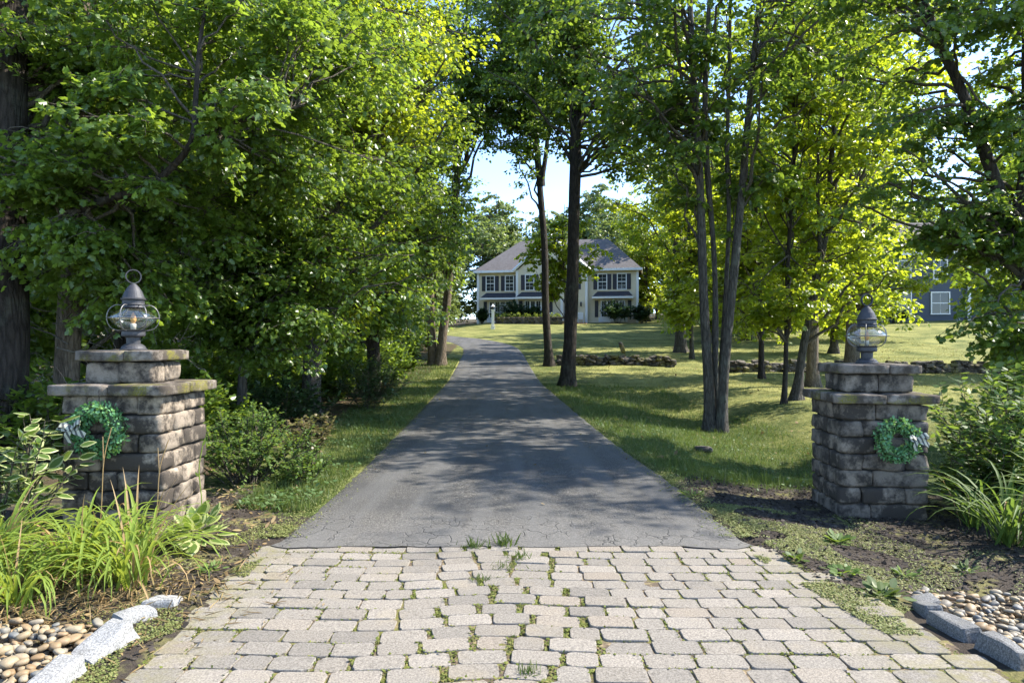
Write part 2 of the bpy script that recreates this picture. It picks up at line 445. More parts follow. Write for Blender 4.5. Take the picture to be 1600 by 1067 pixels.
M['beige'] = siding('beige clapboard', (.68, .58, .39)); M['slate'] = siding('slate blue clapboard', (.068, .08, .098), .13)
M['roof'] = shingle('grey shingle', (.115, .105, .1)); M['darkroof'] = shingle('charcoal shingle', (.05, .05, .055))
M['white'] = plain('white paint', (.74, .73, .69), .55, .06); M['shutter'] = plain('dark shutter paint', (.025, .025, .033), .5)
M['found'] = plain('foundation concrete', (.33, .31, .28), .9); M['brick'] = plain('red brick', (.26, .1, .07), .9, .3)
M['pewter'] = plain('weathered lantern metal', (.05, .05, .055), .6, .25, 40, .35, .5, .35)
M['wire'] = plain('guard wire metal', (.16, .155, .15), .45, .2, 60, .2, .5, .6)
M['chip'] = leaf_mat('bark chip', [(.014, .012, .010), (.035, .029, .024), (.11, .09, .072)], (.02, .02, .02), .02, .9, .2)
M['litter'] = leaf_mat('fallen leaf', [(.16, .1, .04), (.24, .16, .07), (.3, .24, .1)], (.2, .14, .05), .2, .7)
M['core'] = plain('pillar core', (.03, .028, .025), .95)
M['black'] = plain('black planter', (.02, .02, .022), .5)
M['candle'] = plain('lamp bulb', (.75, .42, .18), .4)

def ribbon_mat():
    m, nt, out = mat('black and cream striped ribbon')
    uv = nt.nodes.new('ShaderNodeTexCoord').outputs['Object']
    sp = nt.nodes.new('ShaderNodeSeparateXYZ'); nt.links.new(uv, sp.inputs[0])
    s = math_(nt, 'FRACT', math_(nt, 'MULTIPLY', math_(nt, 'ADD', sp.outputs[0], math_(nt, 'MULTIPLY', sp.outputs[2], .45)), 28.))
    c = ramp(nt, s, [(0, (.4, .39, .3)), (.55, (.075, .075, .07))], 'CONSTANT')
    princ(nt, out, c, .7); return m
M['ribbon'] = ribbon_mat()
M['ribbonback'] = plain('green ribbon back', (.33, .37, .14), .6)

def glass_mat(name, tint=(.86, .85, .78), lo=.12, hi=.6):
    m, nt, out = mat(name)
    t = nt.nodes.new('ShaderNodeBsdfTransparent'); t.inputs[0].default_value = (*tint, 1)
    g = nt.nodes.new('ShaderNodeBsdfGlossy'); g.inputs['Roughness'].default_value = .06
    lw = nt.nodes.new('ShaderNodeLayerWeight'); lw.inputs[0].default_value = .35
    n = noise(nt, objco(nt), 45, 3, .6)
    b = nt.nodes.new('ShaderNodeBump'); b.inputs['Strength'].default_value = .35; b.inputs['Distance'].default_value = .004
    nt.links.new(n, b.inputs['Height']); nt.links.new(b.outputs[0], g.inputs['Normal'])
    mx = nt.nodes.new('ShaderNodeMixShader'); nt.links.new(maprange(nt, lw.outputs['Facing'], 0, 1, lo, hi), mx.inputs[0])
    nt.links.new(t.outputs[0], mx.inputs[1]); nt.links.new(g.outputs[0], mx.inputs[2]); nt.links.new(mx.outputs[0], out.inputs['Surface'])
    return m
M['globe'] = glass_mat('seeded lamp glass')
def pane_mat():
    m, nt, out = mat('window glass'); princ(nt, out, (.03, .035, .04), .06, None, 0, 0, .6); return m
M['pane'] = pane_mat()

# ------------------------------------------------------------------ terrain
DRIVE_C = np.array([(0, 5.0), (-.02, 7), (-.1, 9.2), (-.28, 14), (-.6, 23), (-.82, 30), (-1.07, 37), (-1.6, 41.5), (-3.2, 46), (-6.5, 49.5), (-12, 51.5), (-22, 52.5), (-34, 53)])
DRIVE_W = np.interp(np.arange(len(DRIVE_C)), [0, 2, 4, 6, 12], [3.54, 3.42, 3.3, 3.2, 3.2])
_dc = catmull(np.column_stack([DRIVE_C, DRIVE_W]), 12)

def G(x, y):
    x = np.asarray(x, float); y = np.asarray(y, float)
    p = np.interp(y, [-60, 0, 6, 14, 24, 30, 38, 46, 55, 72, 100, 160, 400], [-.6, 0, 0, .02, .08, .42, 1.0, 1.55, 2.35, 3.5, 4.6, 7.5, 14])
    p = p-.48*np.exp(-((x-4.4)/1.8)**2)*sstep(y, 7, 10.5)*(1-sstep(y, 17, 26))
    p = p-.11*sstep(x, 1.9, 2.9)*(1-sstep(y, 9, 14))*sstep(y, 2.5, 4.5)
    p = p+.05*sstep(-x, 1.9, 2.8)*(1-sstep(y, 7, 9))
    p = p-.45*sstep(-x, 4.2, 9)*sstep(y, 8, 14)*(1-sstep(y, 30, 45))
    p = p+.035*np.maximum(0, x-14)*sstep(y, 30, 55)
    p = p-.7*sstep(-x, 1, 9)*sstep(y, 48, 68)
    p = p+.015*np.sin(x*1.7+y*.6)*sstep(np.abs(x), 2, 3.5)+.02*np.sin(x*.6-y*.9)*sstep(np.abs(x), 2.2, 4)
    return p

def drive_dist(x, y):
    """signed: distance to the drive edge, negative inside"""
    x = np.asarray(x, float).ravel(); y = np.asarray(y, float).ravel()
    best = np.full(x.shape, 1e9)
    for cx, cyy, w in _dc[::2]:
        d = np.hypot(x-cx, y-cyy)-w/2
        np.minimum(best, d, out=best)
    best = np.where(y < 5.0, np.maximum(best, 0)+0*best, best)
    return best

def apron_edges(y):
    return np.interp(y, [-2, 3, 5.05], [-1.45, -1.72, -1.86]), np.interp(y, [-2, 3, 5.05], [3.0, 2.22, 1.86])

def growing(a, b, s0, k):
    out = [a]; s = s0; sg = 1 if b > a else -1
    while (out[-1]-b)*sg < 0: out.append(out[-1]+sg*s); s *= k
    return out
xs = np.array(growing(-7, -420, .3, 1.12)[::-1][:-1]+list(np.arange(-7, 9, .17))+growing(9, 420, .3, 1.12))
ys = np.array(growing(1.2, -60, .4, 1.3)[::-1][:-1]+list(np.arange(1.2, 20, .2))+list(np.arange(20, 56, .4))+growing(56, 600, .8, 1.12))
X, Y = np.meshgrid(xs, ys)
gd = drive_dist(X, Y).reshape(X.shape)
al, ar = apron_edges(Y)
inap = np.minimum(X-al, ar-X); inap = np.where((Y < 5.05) & (Y > -1.5), inap, -1)
Z = G(X, Y)
Z = Z-.06*sstep(-gd, .0, .25)-.09*sstep(inap, 0.02, .2)
ZN = np.array([[0.]])
nx, ny = len(xs), len(ys)
idx = np.arange(nx*ny).reshape(ny, nx)
F = np.stack([idx[:-1, :-1], idx[:-1, 1:], idx[1:, 1:], idx[1:, :-1]], -1).reshape(-1, 4)
mb = MB(); mb.add(np.stack([X, Y, Z], -1), F)
gme = mb.mesh('ground', M['ground'], True)
# zones: forest floor, mulch, dryness of the lawn
forest = sstep(-X, 2.9, 3.7)*sstep(Y, 6.6, 7.2)*(1-sstep(Y, 40, 46))
forest = np.maximum(forest, sstep(Y, 84, 92)); forest = np.maximum(forest, sstep(-X, 14, 20)); forest = np.maximum(forest, sstep(X, 30, 40)*sstep(Y, 62, 70))
mul = sstep(X, 1.5, 1.9)*(1-sstep(Y, 7.0, 7.9))*(1-sstep(X, 5.5, 6.5))
mul = np.maximum(mul, sstep(-X, 1.5, 1.7)*(1-sstep(Y, 5.6+.5*sstep(-X, 2, 2.6), 6.1+.9*sstep(-X, 2, 2.6)))*(1-sstep(-X, 8, 9)))
mul = np.maximum(mul, (1-sstep(gd, .15, .4))*.0)
mul = np.where(Y < 1.0, .0, mul)
dry = .35+.35*sstep(Y, 9, 22)-.1*sstep(Y, 26, 40)
dry = dry-.4*np.exp(-((X-2.9-.04*Y)/1.5)**2)*(1-sstep(Y, 14, 22))
dry = dry-.25*(1-sstep(gd, 1.2, 2.2))*(X > 0)
ca = gme.color_attributes.new('zone', 'FLOAT_COLOR', 'POINT')
ca.data.foreach_set('color', np.stack([forest, mul, np.clip(dry, 0, 1), np.ones_like(dry)], -1).astype(np.float32).ravel())
ground = link('ground', gme); tag(ground, 'lawn, mulch and woodland floor rising towards the houses', None, None, 'structure')

# driveway
mb = MB(); P = []
nc = 49
d = _dc[:, :2]; tg = np.gradient(d, axis=0); tg /= np.linalg.norm(tg, axis=1, keepdims=True)
nrm = np.column_stack([tg[:, 1], -tg[:, 0]])
for i in range(len(_dc)):
    w = _dc[i, 2]
    for j in range(nc):
        s = -1+2*j/(nc-1); e = abs(s) > .99
        off = s*w/2+(s*.07*mnoise.noise(Vector((i*.9, s*9, 0))) if e else 0)
        x, y = d[i]+nrm[i]*off
        if i == 0: y = 4.985+.075*mnoise.noise(Vector((x*2.3, 1, 2)))+.035*mnoise.noise(Vector((x*7, 1, 5)))
        z = float(G(x, y))+.012*(1-s*s)+(-.02 if e else .012)
        if i == 0: z = .0045
        if i == 1: z = float(G(x, y))+(-.02 if e else .004)
        P.append((x, y, z))
I = np.arange(len(_dc)*nc).reshape(-1, nc)
mb.add(P, np.stack([I[:-1, :-1], I[:-1, 1:], I[1:, 1:], I[1:, :-1]], -1).reshape(-1, 4))
drv = mb.build('driveway', M['asphalt'], None, True); tag(drv, 'old grey asphalt driveway running up towards the house', None, None, 'structure')

# ------------------------------------------------------------------ paver apron
def ap_dy(x): return .06*math.exp(-((x+.08)/.34)**2)-.03*math.exp(-((x+.85)/.42)**2)
apron = bpy.data.objects.new('paver_apron', None); COL.objects.link(apron); tag(apron, 'apron of tumbled concrete pavers with mossy joints before the asphalt', None, None, 'structure')
mb = MB()
bx = np.arange(-2.05, 3.1, .05); by = np.arange(-1.5, 5.09, .05)
BX, BY = np.meshgrid(bx, by); BZ = np.zeros_like(BX)
for i in range(BX.shape[0]):
    for j in range(BX.shape[1]):
        BZ[i, j] = -.010+.006*mnoise.noise(Vector((BX[i, j]*6, BY[i, j]*6, 3)))
l_, r_ = apron_edges(BY); keep = (BX > l_-.06) & (BX < r_+.06)
I = np.arange(BX.size).reshape(BX.shape)
F = np.stack([I[:-1, :-1], I[:-1, 1:], I[1:, 1:], I[1:, :-1]], -1)
kk = keep[:-1, :-1] & keep[1:, 1:]
mb.add(np.stack([BX, BY, BZ], -1), F[kk])
mb.build('joint_bed', M['bed'], apron, True)

def paver_mesh(w, dpt, rng):
    n = 16; r = .028
    hw, hd = w/2, dpt/2
    out = []
    for cx, cyy, a0 in ((hw-r, hd-r, 0), (-hw+r, hd-r, 90), (-hw+r, -hd+r, 180), (hw-r, -hd+r, 270)):
        for a in (0, 30, 60, 90): out.append((cx+r*math.cos(rad(a0+a)), cyy+r*math.sin(rad(a0+a))))
    out = np.array(out)+rng.normal(0, .0022, (16, 2))
    cz = rng.uniform(-.002, .002)
    rings = [(1.0, -.05), (1.0, -.006), (.985, -.0018), (.96, .0)]
    V = [];
    for s, z in rings:
        sx = 1-(1-s)*.1/w*1.3; sy = 1-(1-s)*.1/dpt*1.3
        for p in out: V.append((p[0]*sx, p[1]*sy, z+rng.normal(0, .0007)))
    F = []
    for k in range(3):
        for i in range(n): F.append((k*n+i, k*n+(i+1) % n, (k+1)*n+(i+1) % n, (k+1)*n+i))
    F.append(tuple(3*n+i for i in range(n)))
    return V, F
rng = np.random.default_rng(5)
PW = [.238, .2, .155]
pvm = {w: [] for w in PW}; pvraw = {w: [] for w in PW}
for w in PW:
    for k in range(4):
        V, F = paver_mesh(w-.003, .1405, rng); pvraw[w].append((np.array(V), F))
        m_ = MB(); m_.add(V, F); pvm[w].append(m_.mesh('paver', M['paver'], False))
cands = []
y = 4.95; row = 0
while y > -1.4:
    l_, r_ = [float(v) for v in apron_edges(y)]
    x = l_+rng.uniform(-.05, .03)
    while x < r_-.05:
        w = PW[rng.choice(3, p=[.5, .32, .18])]
        gap = .004+abs(rng.normal(0, .0045))
        if -.95 < x < .25 and y > 2.2: gap += rng.uniform(0, .036)*math.exp(-((x+.12)/.4)**2)+rng.uniform(0, .012)
        cx = x+w/2
        if cx > r_+.03: break
        yy = y+ap_dy(cx)*(1 if y < 4.9 else .25)
        th = math.atan2(ap_dy(cx+.03)-ap_dy(cx-.03), .06)*.9+rng.normal(0, .012)
        zz = .004*mnoise.noise(Vector((cx*1.5, yy*1.5, 0)))+rng.normal(0, .0027)-.001
        cands.append((cx, yy+rng.normal(0, .003), zz, th, w, rng.integers(4), rng.normal(0, .008), rng.normal(0, .008)))
        x += w+gap
    y -= .145; row += 1
vis = [c for c in cands if c[1] > 2.75 and abs(c[0])/c[1] < .80]
vis = vis[:300]; vs = set(id(c) for c in vis)
rest = MB()
for c in cands:
    if id(c) in vs:
        link('paver', pvm[c[4]][c[5]], apron, (c[0], c[1], c[2]), (c[6], c[7], c[3]))
    else:
        V, F = pvraw[c[4]][c[5]]; ca_, sa_ = math.cos(c[3]), math.sin(c[3])
        Vr = np.column_stack([V[:, 0]*ca_-V[:, 1]*sa_+c[0], V[:, 0]*sa_+V[:, 1]*ca_+c[1], V[:, 2]+c[2]])
        rest.add(Vr, F)
ro = rest.build('paver_field', M['paver'], apron, False); ro['kind'] = 'stuff'

OCC = np.zeros((1300, 1100), bool)      # where pavers lie, on a 5 mm grid
for c in cands:
    gx_, gy_ = np.meshgrid(np.arange(-c[4]/2, c[4]/2, .004), np.arange(-.07, .07, .004))
    ca_, sa_ = math.cos(c[3]), math.sin(c[3])
    xi = ((gx_*ca_-gy_*sa_+c[0]+2.1)/.005).astype(int); yi = ((gx_*sa_+gy_*ca_+c[1]+1.4)/.005).astype(int)
    OCC[np.clip(yi, 0, 1299), np.clip(xi, 0, 1099)] = True

# ------------------------------------------------------------------ leaves
def tmpl(half, fold=.3, droop=.18):
    h = [(x, y, -fold*y-droop*x*x) for x, y in half]
    V = list(h)
    k = len(h); F1 = tuple(range(k)); V2 = [(x, -y, z) for x, y, z in h[1:-1]]
    V = V+V2
    F2 = [0]+[k+i for i in range(len(V2))]+[k-1]
    return np.array(V), np.array([F1[::-1], F2])
T_MAPLE = tmpl([(0, 0), (.17, .52), (.4, .24), (.62, .4), (1, 0)])
T_LEAF = tmpl([(0, 0), (.22, .4), (.62, .3), (1, 0)])
T_LANCE = tmpl([(0, 0), (.3, .17), (.65, .15), (1, 0)])
T_OVAL = tmpl([(0, 0), (.2, .26), (.55, .32), (.85, .17), (1, 0)], .2, .2)
T_KITE = tmpl([(0, 0), (.42, .42), (1, 0)])

def unit(v): return v/(np.linalg.norm(v, axis=-1, keepdims=True)+1e-9)
def leaf_geo(pos, dr, nr, size, T):
    TV, TF = T
    x = unit(dr); z = unit(nr-x*np.sum(nr*x, -1, keepdims=True)); y = np.cross(z, x)
    V = pos[:, None, :]+size[:, None, None]*(TV[None, :, 0:1]*x[:, None]+TV[None, :, 1:2]*y[:, None]+TV[None, :, 2:3]*z[:, None])
    k = len(TV); F = (TF[None]+(np.arange(len(pos))*k)[:, None, None]).reshape(-1, TF.shape[1])
    return V.reshape(-1, 3), F

def gen_tree(seed, trunks, blobs, T, lsize, nsub=8, nleaf=40, sublen=1.1, seg=11, flare=1.55, droop=.25, low=.18):
    """trunks: lists of (x,y,z,r); blobs: (centre, radii, limbs). Returns trunk MB, branch MB, leaf MB"""
    rng = np.random.default_rng(seed)
    tr = MB(); br = MB(); lf = MB()
    TR = []
    for t in trunks:
        c = catmull(t, 8)
        L = np.concatenate([[0], np.cumsum(np.linalg.norm(np.diff(c[:, :3], axis=0), axis=1))])
        c[:, 0] += .035*np.sin(L*1.1+rng.uniform(0, 6))*np.minimum(L, 1)*.8
        c[:, 1] += .035*np.sin(L*.9+rng.uniform(0, 6))*np.minimum(L, 1)*.8
        TR.append(c)
        rr = np.maximum(c[:, 3], .006)*(1+(flare-1)*np.exp(-L/.35))
        V, F = tubes(c[None, :, :3], rr[None], seg)
        cc = np.repeat(c[:, :3], seg, 0)
        nn = np.array([mnoise.noise(Vector((p[0]*3.1, p[1]*3.1, p[2]*.9))) for p in V])
        ex = np.repeat(np.exp(-L/.4), seg)*.3*np.sin(np.arange(len(V))*2*PI*5/seg+seed); V = cc+(V-cc)*(1+.13*nn[:, None]+ex[:, None]); tr.add(V, F)
    P1s = []; P0s = []; R0 = []
    for c, r, nl in blobs:
        u = unit(rng.normal(size=(nl, 3))); q = rng.uniform(.3, 1, nl)**.6
        p1 = np.array(c)+u*q[:, None]*np.array(r)
        for p in p1:
            bi, bd = 0, 1e9
            for i, t in enumerate(TR):
                hd = np.min(np.hypot(t[:, 0]-p[0], t[:, 1]-p[1])+.3*np.abs(t[:, 2]-p[2]))
                if hd < bd: bi, bd = i, hd
            t = TR[bi]
            j0 = np.argmin(np.abs(t[:, 2]-p[2])); hd = math.hypot(t[j0, 0]-p[0], t[j0, 1]-p[1])
            za = np.clip(p[2]-rng.uniform(.15, .6)*hd, t[0, 2]+low*(t[-1, 2]-t[0, 2]), t[-1, 2]-.1)
            j = np.argmin(np.abs(t[:, 2]-za)); nt_ = len(t); j = int(np.clip(j+rng.integers(-(nt_//8)-1, nt_//8+2), max(1, int(nt_*low)), nt_-1))
            P0s.append(t[j, :3]); P1s.append(p); R0.append(t[j, 3])
    P0 = np.array(P0s); P1 = np.array(P1s); R0 = np.array(R0); Lm = len(P0)
    ln = np.linalg.norm(P1-P0, axis=1)
    tt = np.linspace(0, 1, 8)
    ctrl = P0+(P1-P0)*.5+np.column_stack([rng.normal(0, .08, Lm)*ln, rng.normal(0, .08, Lm)*ln, .10*ln])
    LP = ((1-tt)**2)[None, :, None]*P0[:, None]+(2*tt*(1-tt))[None, :, None]*ctrl[:, None]+(tt**2)[None, :, None]*P1[:, None]
    LP[:, 1:-1] += rng.normal(0, .022, (Lm, 6, 3))*ln[:, None, None]
    r0 = np.minimum(.012+.011*ln, np.maximum(.5*R0, .008))
    LR = r0[:, None]*(1-.8*tt)[None]+.003
    V, F = tubes(LP, LR, 5); br.add(V, F)
    # sub branches
    S = nsub
    ts = rng.uniform(.3, 1, (Lm, S)); ts[:, 0] = 1
    f = ts*7; i0 = np.minimum(f.astype(int), 6); fr = f-i0
    ii = np.arange(Lm)[:, None]
    q0 = LP[ii, i0]*(1-fr[..., None])+LP[ii, i0+1]*fr[..., None]
    tan = unit(LP[ii, i0+1]-LP[ii, i0])
    hz = rng.normal(size=(Lm, S, 3)); hz[..., 2] *= .35
    sdv = unit(tan*.5+unit(hz)*.95+np.array([0, 0, -.05]))
    sl = rng.uniform(.5, 1.05, (Lm, S))*sublen*np.clip(.35+.16*ln, .4, 1.)[:, None]
    st = np.linspace(0, 1, 4)
    SP = q0[:, :, None]+sdv[:, :, None]*(sl[..., None]*st)[..., None]
    SP[..., 2] -= droop*sl[..., None]*(st**2)
    SP = SP.reshape(-1, 4, 3); SP[:, 1:] += rng.normal(0, .03, (len(SP), 3, 3))
    SR = np.broadcast_to(np.array([.0075, .006, .0045, .0025]), (len(SP), 4))
    V, F = tubes(SP, SR, 3); br.add(V, F)
    # leaves along the sub branches, in flattened sprays
    K = nleaf
    a = rng.uniform(.12, 1.08, (len(SP), K)); f = np.clip(a, 0, .999)*3; i0 = f.astype(int); fr = f-i0
    ii = np.arange(len(SP))[:, None]
    base = SP[ii, i0]*(1-fr[..., None])+SP[ii, i0+1]*fr[..., None]
    slen = sl.reshape(-1)[:, None]
    lat = unit(np.cross(SP[:, -1]-SP[:, 0], np.array([0, 0, 1.])))[:, None]
    side = rng.choice([-1, 1], (len(SP), K))
    lo = np.abs(rng.normal(0, .26, (len(SP), K)))*slen*side
    pos = base+lat*lo[..., None]+rng.normal(0, .05, base.shape)*slen[..., None]
    pos[..., 2] -= .2*np.abs(lo)+rng.uniform(0, .08, a.shape)
    along = unit(SP[:, -1]-SP[:, 0])[:, None]
    dr = along*.7+lat*side[..., None]*.8+rng.normal(0, .45, base.shape); dr[..., 2] -= .35
    nr = np.array([0, 0, 1.])+rng.normal(0, .5, base.shape)
    sz = lsize*(.42+.9*rng.beta(2.2, 2., a.shape))
    V, F = leaf_geo(pos.reshape(-1, 3), dr.reshape(-1, 3), nr.reshape(-1, 3), sz.ravel(), T); lf.add(V, F)
    return tr, br, lf

def tree(name, label, seed, trunks, blobs, T=T_LEAF, lsize=.13, lm='oak', bm='bark', group=None, cat='tree', **kw):
    tr, br, lf = gen_tree(seed, trunks, blobs, T, lsize, **kw)
    b = trunks[0][0]
    root = thing(name, label, cat, (b[0], b[1], b[2]), 0, group)
    off = np.array(b[:3])
    for q, nm, mt, sm in ((tr, 'trunk', M[bm], True), (br, 'branches', M['twig'], True), (lf, 'crown', M[lm], False)):
        q.v = [v-off for v in q.v]; q.build(nm, mt, root, sm)
    return root

def copy_thing(root, loc, rz=0., s=1., label=None):
    c = root.copy(); COL.objects.link(c); c.location = loc; c.rotation_euler = (0, 0, rz); c.scale = (s, s, s)
    if label: c['label'] = label
    for ch in list(root.children):
        d = ch.copy(); COL.objects.link(d); d.parent = c
        for g in ch.children:
            e = g.copy(); COL.objects.link(e); e.parent = d
    return c

def wl(pts, z, dz=0.):                   # trunk polyline given as photo pixels + radius at one depth
    out = []
    for i, (px, py, r) in enumerate(pts):
        x, y, zz = W(px, py, z+dz*i); out.append((x, y, zz, r))
    x, y, zz, r = out[0]; out[0] = (x, y, float(G(x, y))-.08, r)
    return out

# ------------------------------------------------------------------ trees, right of the drive
tree('oak_tree', 'thickest straight trunk right of the drive, standing before the beige house', 21,
     [wl([(888, 603, 0.222), (893, 450, 0.200), (899, 300, 0.185), (896, 100, 0.163), (890, -120, 0.118), (895, -300, 0.052)], 22)],
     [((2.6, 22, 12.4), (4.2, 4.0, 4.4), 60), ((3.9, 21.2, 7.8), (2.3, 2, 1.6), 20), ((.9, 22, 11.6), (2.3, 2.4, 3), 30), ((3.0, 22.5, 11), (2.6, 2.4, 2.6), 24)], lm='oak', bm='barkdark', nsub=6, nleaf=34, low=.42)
tree('oak_tree', 'slim dark trunk forking high, second from the drive edge by the stone wall', 22,
     [wl([(858, 573, 0.180), (852, 450, 0.153), (848, 350, 0.144), (841, 250, 0.126), (826, 130, 0.099), (812, 0, 0.072), (800, -150, 0.027)], 30),
      [W(845, 290, 30)+(0.108,), W(856, 200, 30)+(0.090,), W(855, 80, 30)+(0.072,), W(862, -100, 30)+(0.027,)]],
     [((.9, 30, 14.5), (2.8, 3, 4.6), 52), ((.2, 29.6, 10.6), (1.6, 2, 1.4), 14), ((.2, 29.8, 12.6), (2.2, 2, 2.0), 24), ((-.9, 29.5, 15.5), (2, 2, 2), 16), ((1.0, 30.4, 13.5), (2.4, 2, 3.), 30)], T=T_KITE, lm='oak', bm='barkdark', lsize=.15, nsub=8, nleaf=32, low=.3)
tree('maple_sapling', 'young bright green tree in front of the beige house front door', 23,
     [wl([(884, 545, .06), (882, 450, .05), (880, 380, .035), (882, 320, .012)], 35)],
     [((2.65, 35, 6.2), (2.2, 1.6, 2.3), 34)], lm='bright', lsize=.17, nsub=7, nleaf=26, sublen=.9)
tree('maple_tree', 'clump of several grey trunks growing from one base on the lawn', 24,
     [wl([(1110, 657, 0.122), (1104, 520, 0.104), (1095, 350, 0.092), (1087, 150, 0.074), (1078, 0, 0.059), (1060, -220, 0.022)], 14.7),
      wl([(1120, 650, 0.074), (1118, 520, 0.067), (1114, 400, 0.059), (1104, 200, 0.063), (1106, 0, 0.044), (1120, -200, 0.015)], 14.9),
      wl([(1126, 650, 0.111), (1138, 520, 0.096), (1150, 380, 0.089), (1166, 240, 0.074), (1180, 60, 0.059), (1195, -180, 0.022)], 14.6),
      wl([(1121, 652, 0.056), (1130, 500, 0.052), (1140, 340, 0.048), (1137, 220, 0.044), (1140, 40, 0.037), (1150, -150, 0.015)], 15.1)],
     [((4.6, 15, 8.9), (4.6, 4.0, 3.3), 66), ((3.4, 14.5, 6.0), (1.9, 1.6, 1.2), 14), ((5.6, 15.4, 4.6), (1.3, 1.3, 1.0), 9), ((4.9, 15.6, 10.0), (3.4, 2.6, 1.5), 18)],
     lm='oak', nsub=6, nleaf=30)
tree('maple_tree', 'yellow green tree seen between the trunk clump and the slender young tree', 51,
     [wl([(1190, 585, .1), (1188, 500, .09), (1184, 400, .08), (1180, 280, .05), (1178, 200, .02)], 25)],
     [((8.6, 25, 6.2), (3.0, 2.2, 2.6), 44), ((8.0, 24.6, 3.4), (2.2, 1.4, .9), 16)], T=T_KITE, lm='bright', bm='barkdark', lsize=.16, nsub=8, nleaf=28)
tree('maple_tree', 'bright leafy tree seen through the gap just left of the trunk clump', 52,
     [wl([(1082, 552, .1), (1080, 480, .09), (1078, 380, .08), (1076, 280, .05), (1076, 200, .02)], 33)],
     [((8.8, 33, 7.4), (1.9, 2.0, 3.4), 40), ((8.7, 32.6, 3.4), (1.7, 1.3, 1.0), 14)], T=T_KITE, lm='bright', bm='bark', lsize=.18, nsub=8, nleaf=26)
tree('maple_sapling', 'slender young tree with one thin straight stem and yellow green leaves', 25,
     [wl([(1224, 627, 0.060), (1229, 520, 0.052), (1234, 380, 0.048), (1239, 220, 0.040), (1241, 80, 0.024), (1243, -40, 0.010)], 16.8)],
     [((6.8, 16.8, 6.6), (1.7, 1.6, 2.8), 34), ((6.3, 16.6, 2.6), (1.6, 1.2, .8), 16)], lm='bright', bm='barkdark', lsize=.12, nsub=7, nleaf=28, sublen=.95)
tree('maple_tree', 'leaning forked tree with a flared root on the lawn behind the right pillar', 26,
     [wl([(1243, 625, 0.109), (1258, 540, 0.093), (1277, 430, 0.083), (1292, 330, 0.074), (1306, 200, 0.058), (1325, 60, 0.051), (1345, -120, 0.019)], 17.4),
      [W(1272, 455, 17.4)+(0.064,), W(1279, 380, 17.2)+(0.056,), W(1278, 300, 17.)+(0.040,), W(1285, 180, 17)+(0.016,)]],
     [((8.6, 17.4, 8.4), (3.4, 3.2, 3.6), 60), ((8.3, 17.2, 3.9), (2.2, 1.6, 1.5), 26)], lm='bright', nsub=6, nleaf=32, flare=2.0)
tree('oak_tree', 'short visible warm brown trunk just behind the leaning forked tree', 27,
     [wl([(1272, 598, 0.189), (1270, 500, 0.164), (1266, 380, 0.148), (1262, 200, 0.123), (1260, 0, 0.082), (1260, -150, 0.025)], 22)],
     [((9.8, 22, 10.2), (3.6, 3.4, 5.4), 60), ((9.6, 21.5, 4.8), (2.4, 1.6, 1.6), 18)], T=T_KITE, lm='bright', bm='barkwarm', lsize=.14, nsub=6, nleaf=32)
tree('oak_tree', 'straight brown trunk directly behind the right lantern', 28,
     [wl([(1332, 573, 0.274), (1333, 480, 0.249), (1334, 380, 0.232), (1336, 200, 0.191), (1338, 0, 0.116), (1340, -150, 0.033)], 27)],
     [((13.4, 27, 12), (4.2, 3.8, 5.6), 64), ((14.2, 26, 5.2), (3, 2, 1.8), 22)], T=T_KITE, lm='bright', bm='barkwarm', lsize=.15, nsub=6, nleaf=32)
tree('oak_tree', 'distant grey trunk on the lawn above the end of the first stone wall', 29,
     [wl([(1063, 535, 0.294), (1060, 450, 0.266), (1056, 300, 0.231), (1050, 100, 0.175), (1045, -60, 0.042)], 37)],
     [((8.8, 37, 12.5), (4.5, 4, 6), 60), ((10.2, 36.5, 5.4), (2.2, 2, 2.2), 18)], T=T_KITE, lm='bright', bm='bark', lsize=.2, nsub=8, nleaf=26)
tree('maple_tree', 'dark leaning trunk near the right edge with branches hanging over the lawn', 30,
     [[(9.0, 11.4, -.1, .15), (8.75, 11.3, 1.2, .13), (8.35, 11, 2.4, .115), (7.85, 11, 3.9, .1), (7.25, 11, 5.5, .08), (6.6, 11, 7., .08), (6.2, 11, 8.6, .03)],
      [(8.1, 11, 3.2, .1), (8.25, 11, 4.4, .09), (8.3, 11, 6.2, .06), (8.4, 11, 8, .02)]],
     [((7.3, 11.2, 6.9), (3.0, 2.6, 2.4), 56), ((6.9, 11, 4.3), (1.7, 1.5, 1.0), 20), ((7.5, 9.9, 1.75), (1.0, .7, .38), 16), ((8.6, 10.8, 3.6), (1.2, 1.2, 1.2), 12), ((10.3, 9.0, 8.6), (2.5, 1.9, 2.2), 26), ((7.3, 10.8, 3.2), (1.2, .9, .5), 8), ((8.2, 11.2, 3.1), (1.0, .8, .7), 10)],  # crown blob beyond the right edge is added to shade the drive
     T=T_MAPLE, lm='oak', bm='barkdark', lsize=.09, nsub=6, nleaf=38, sublen=.95)

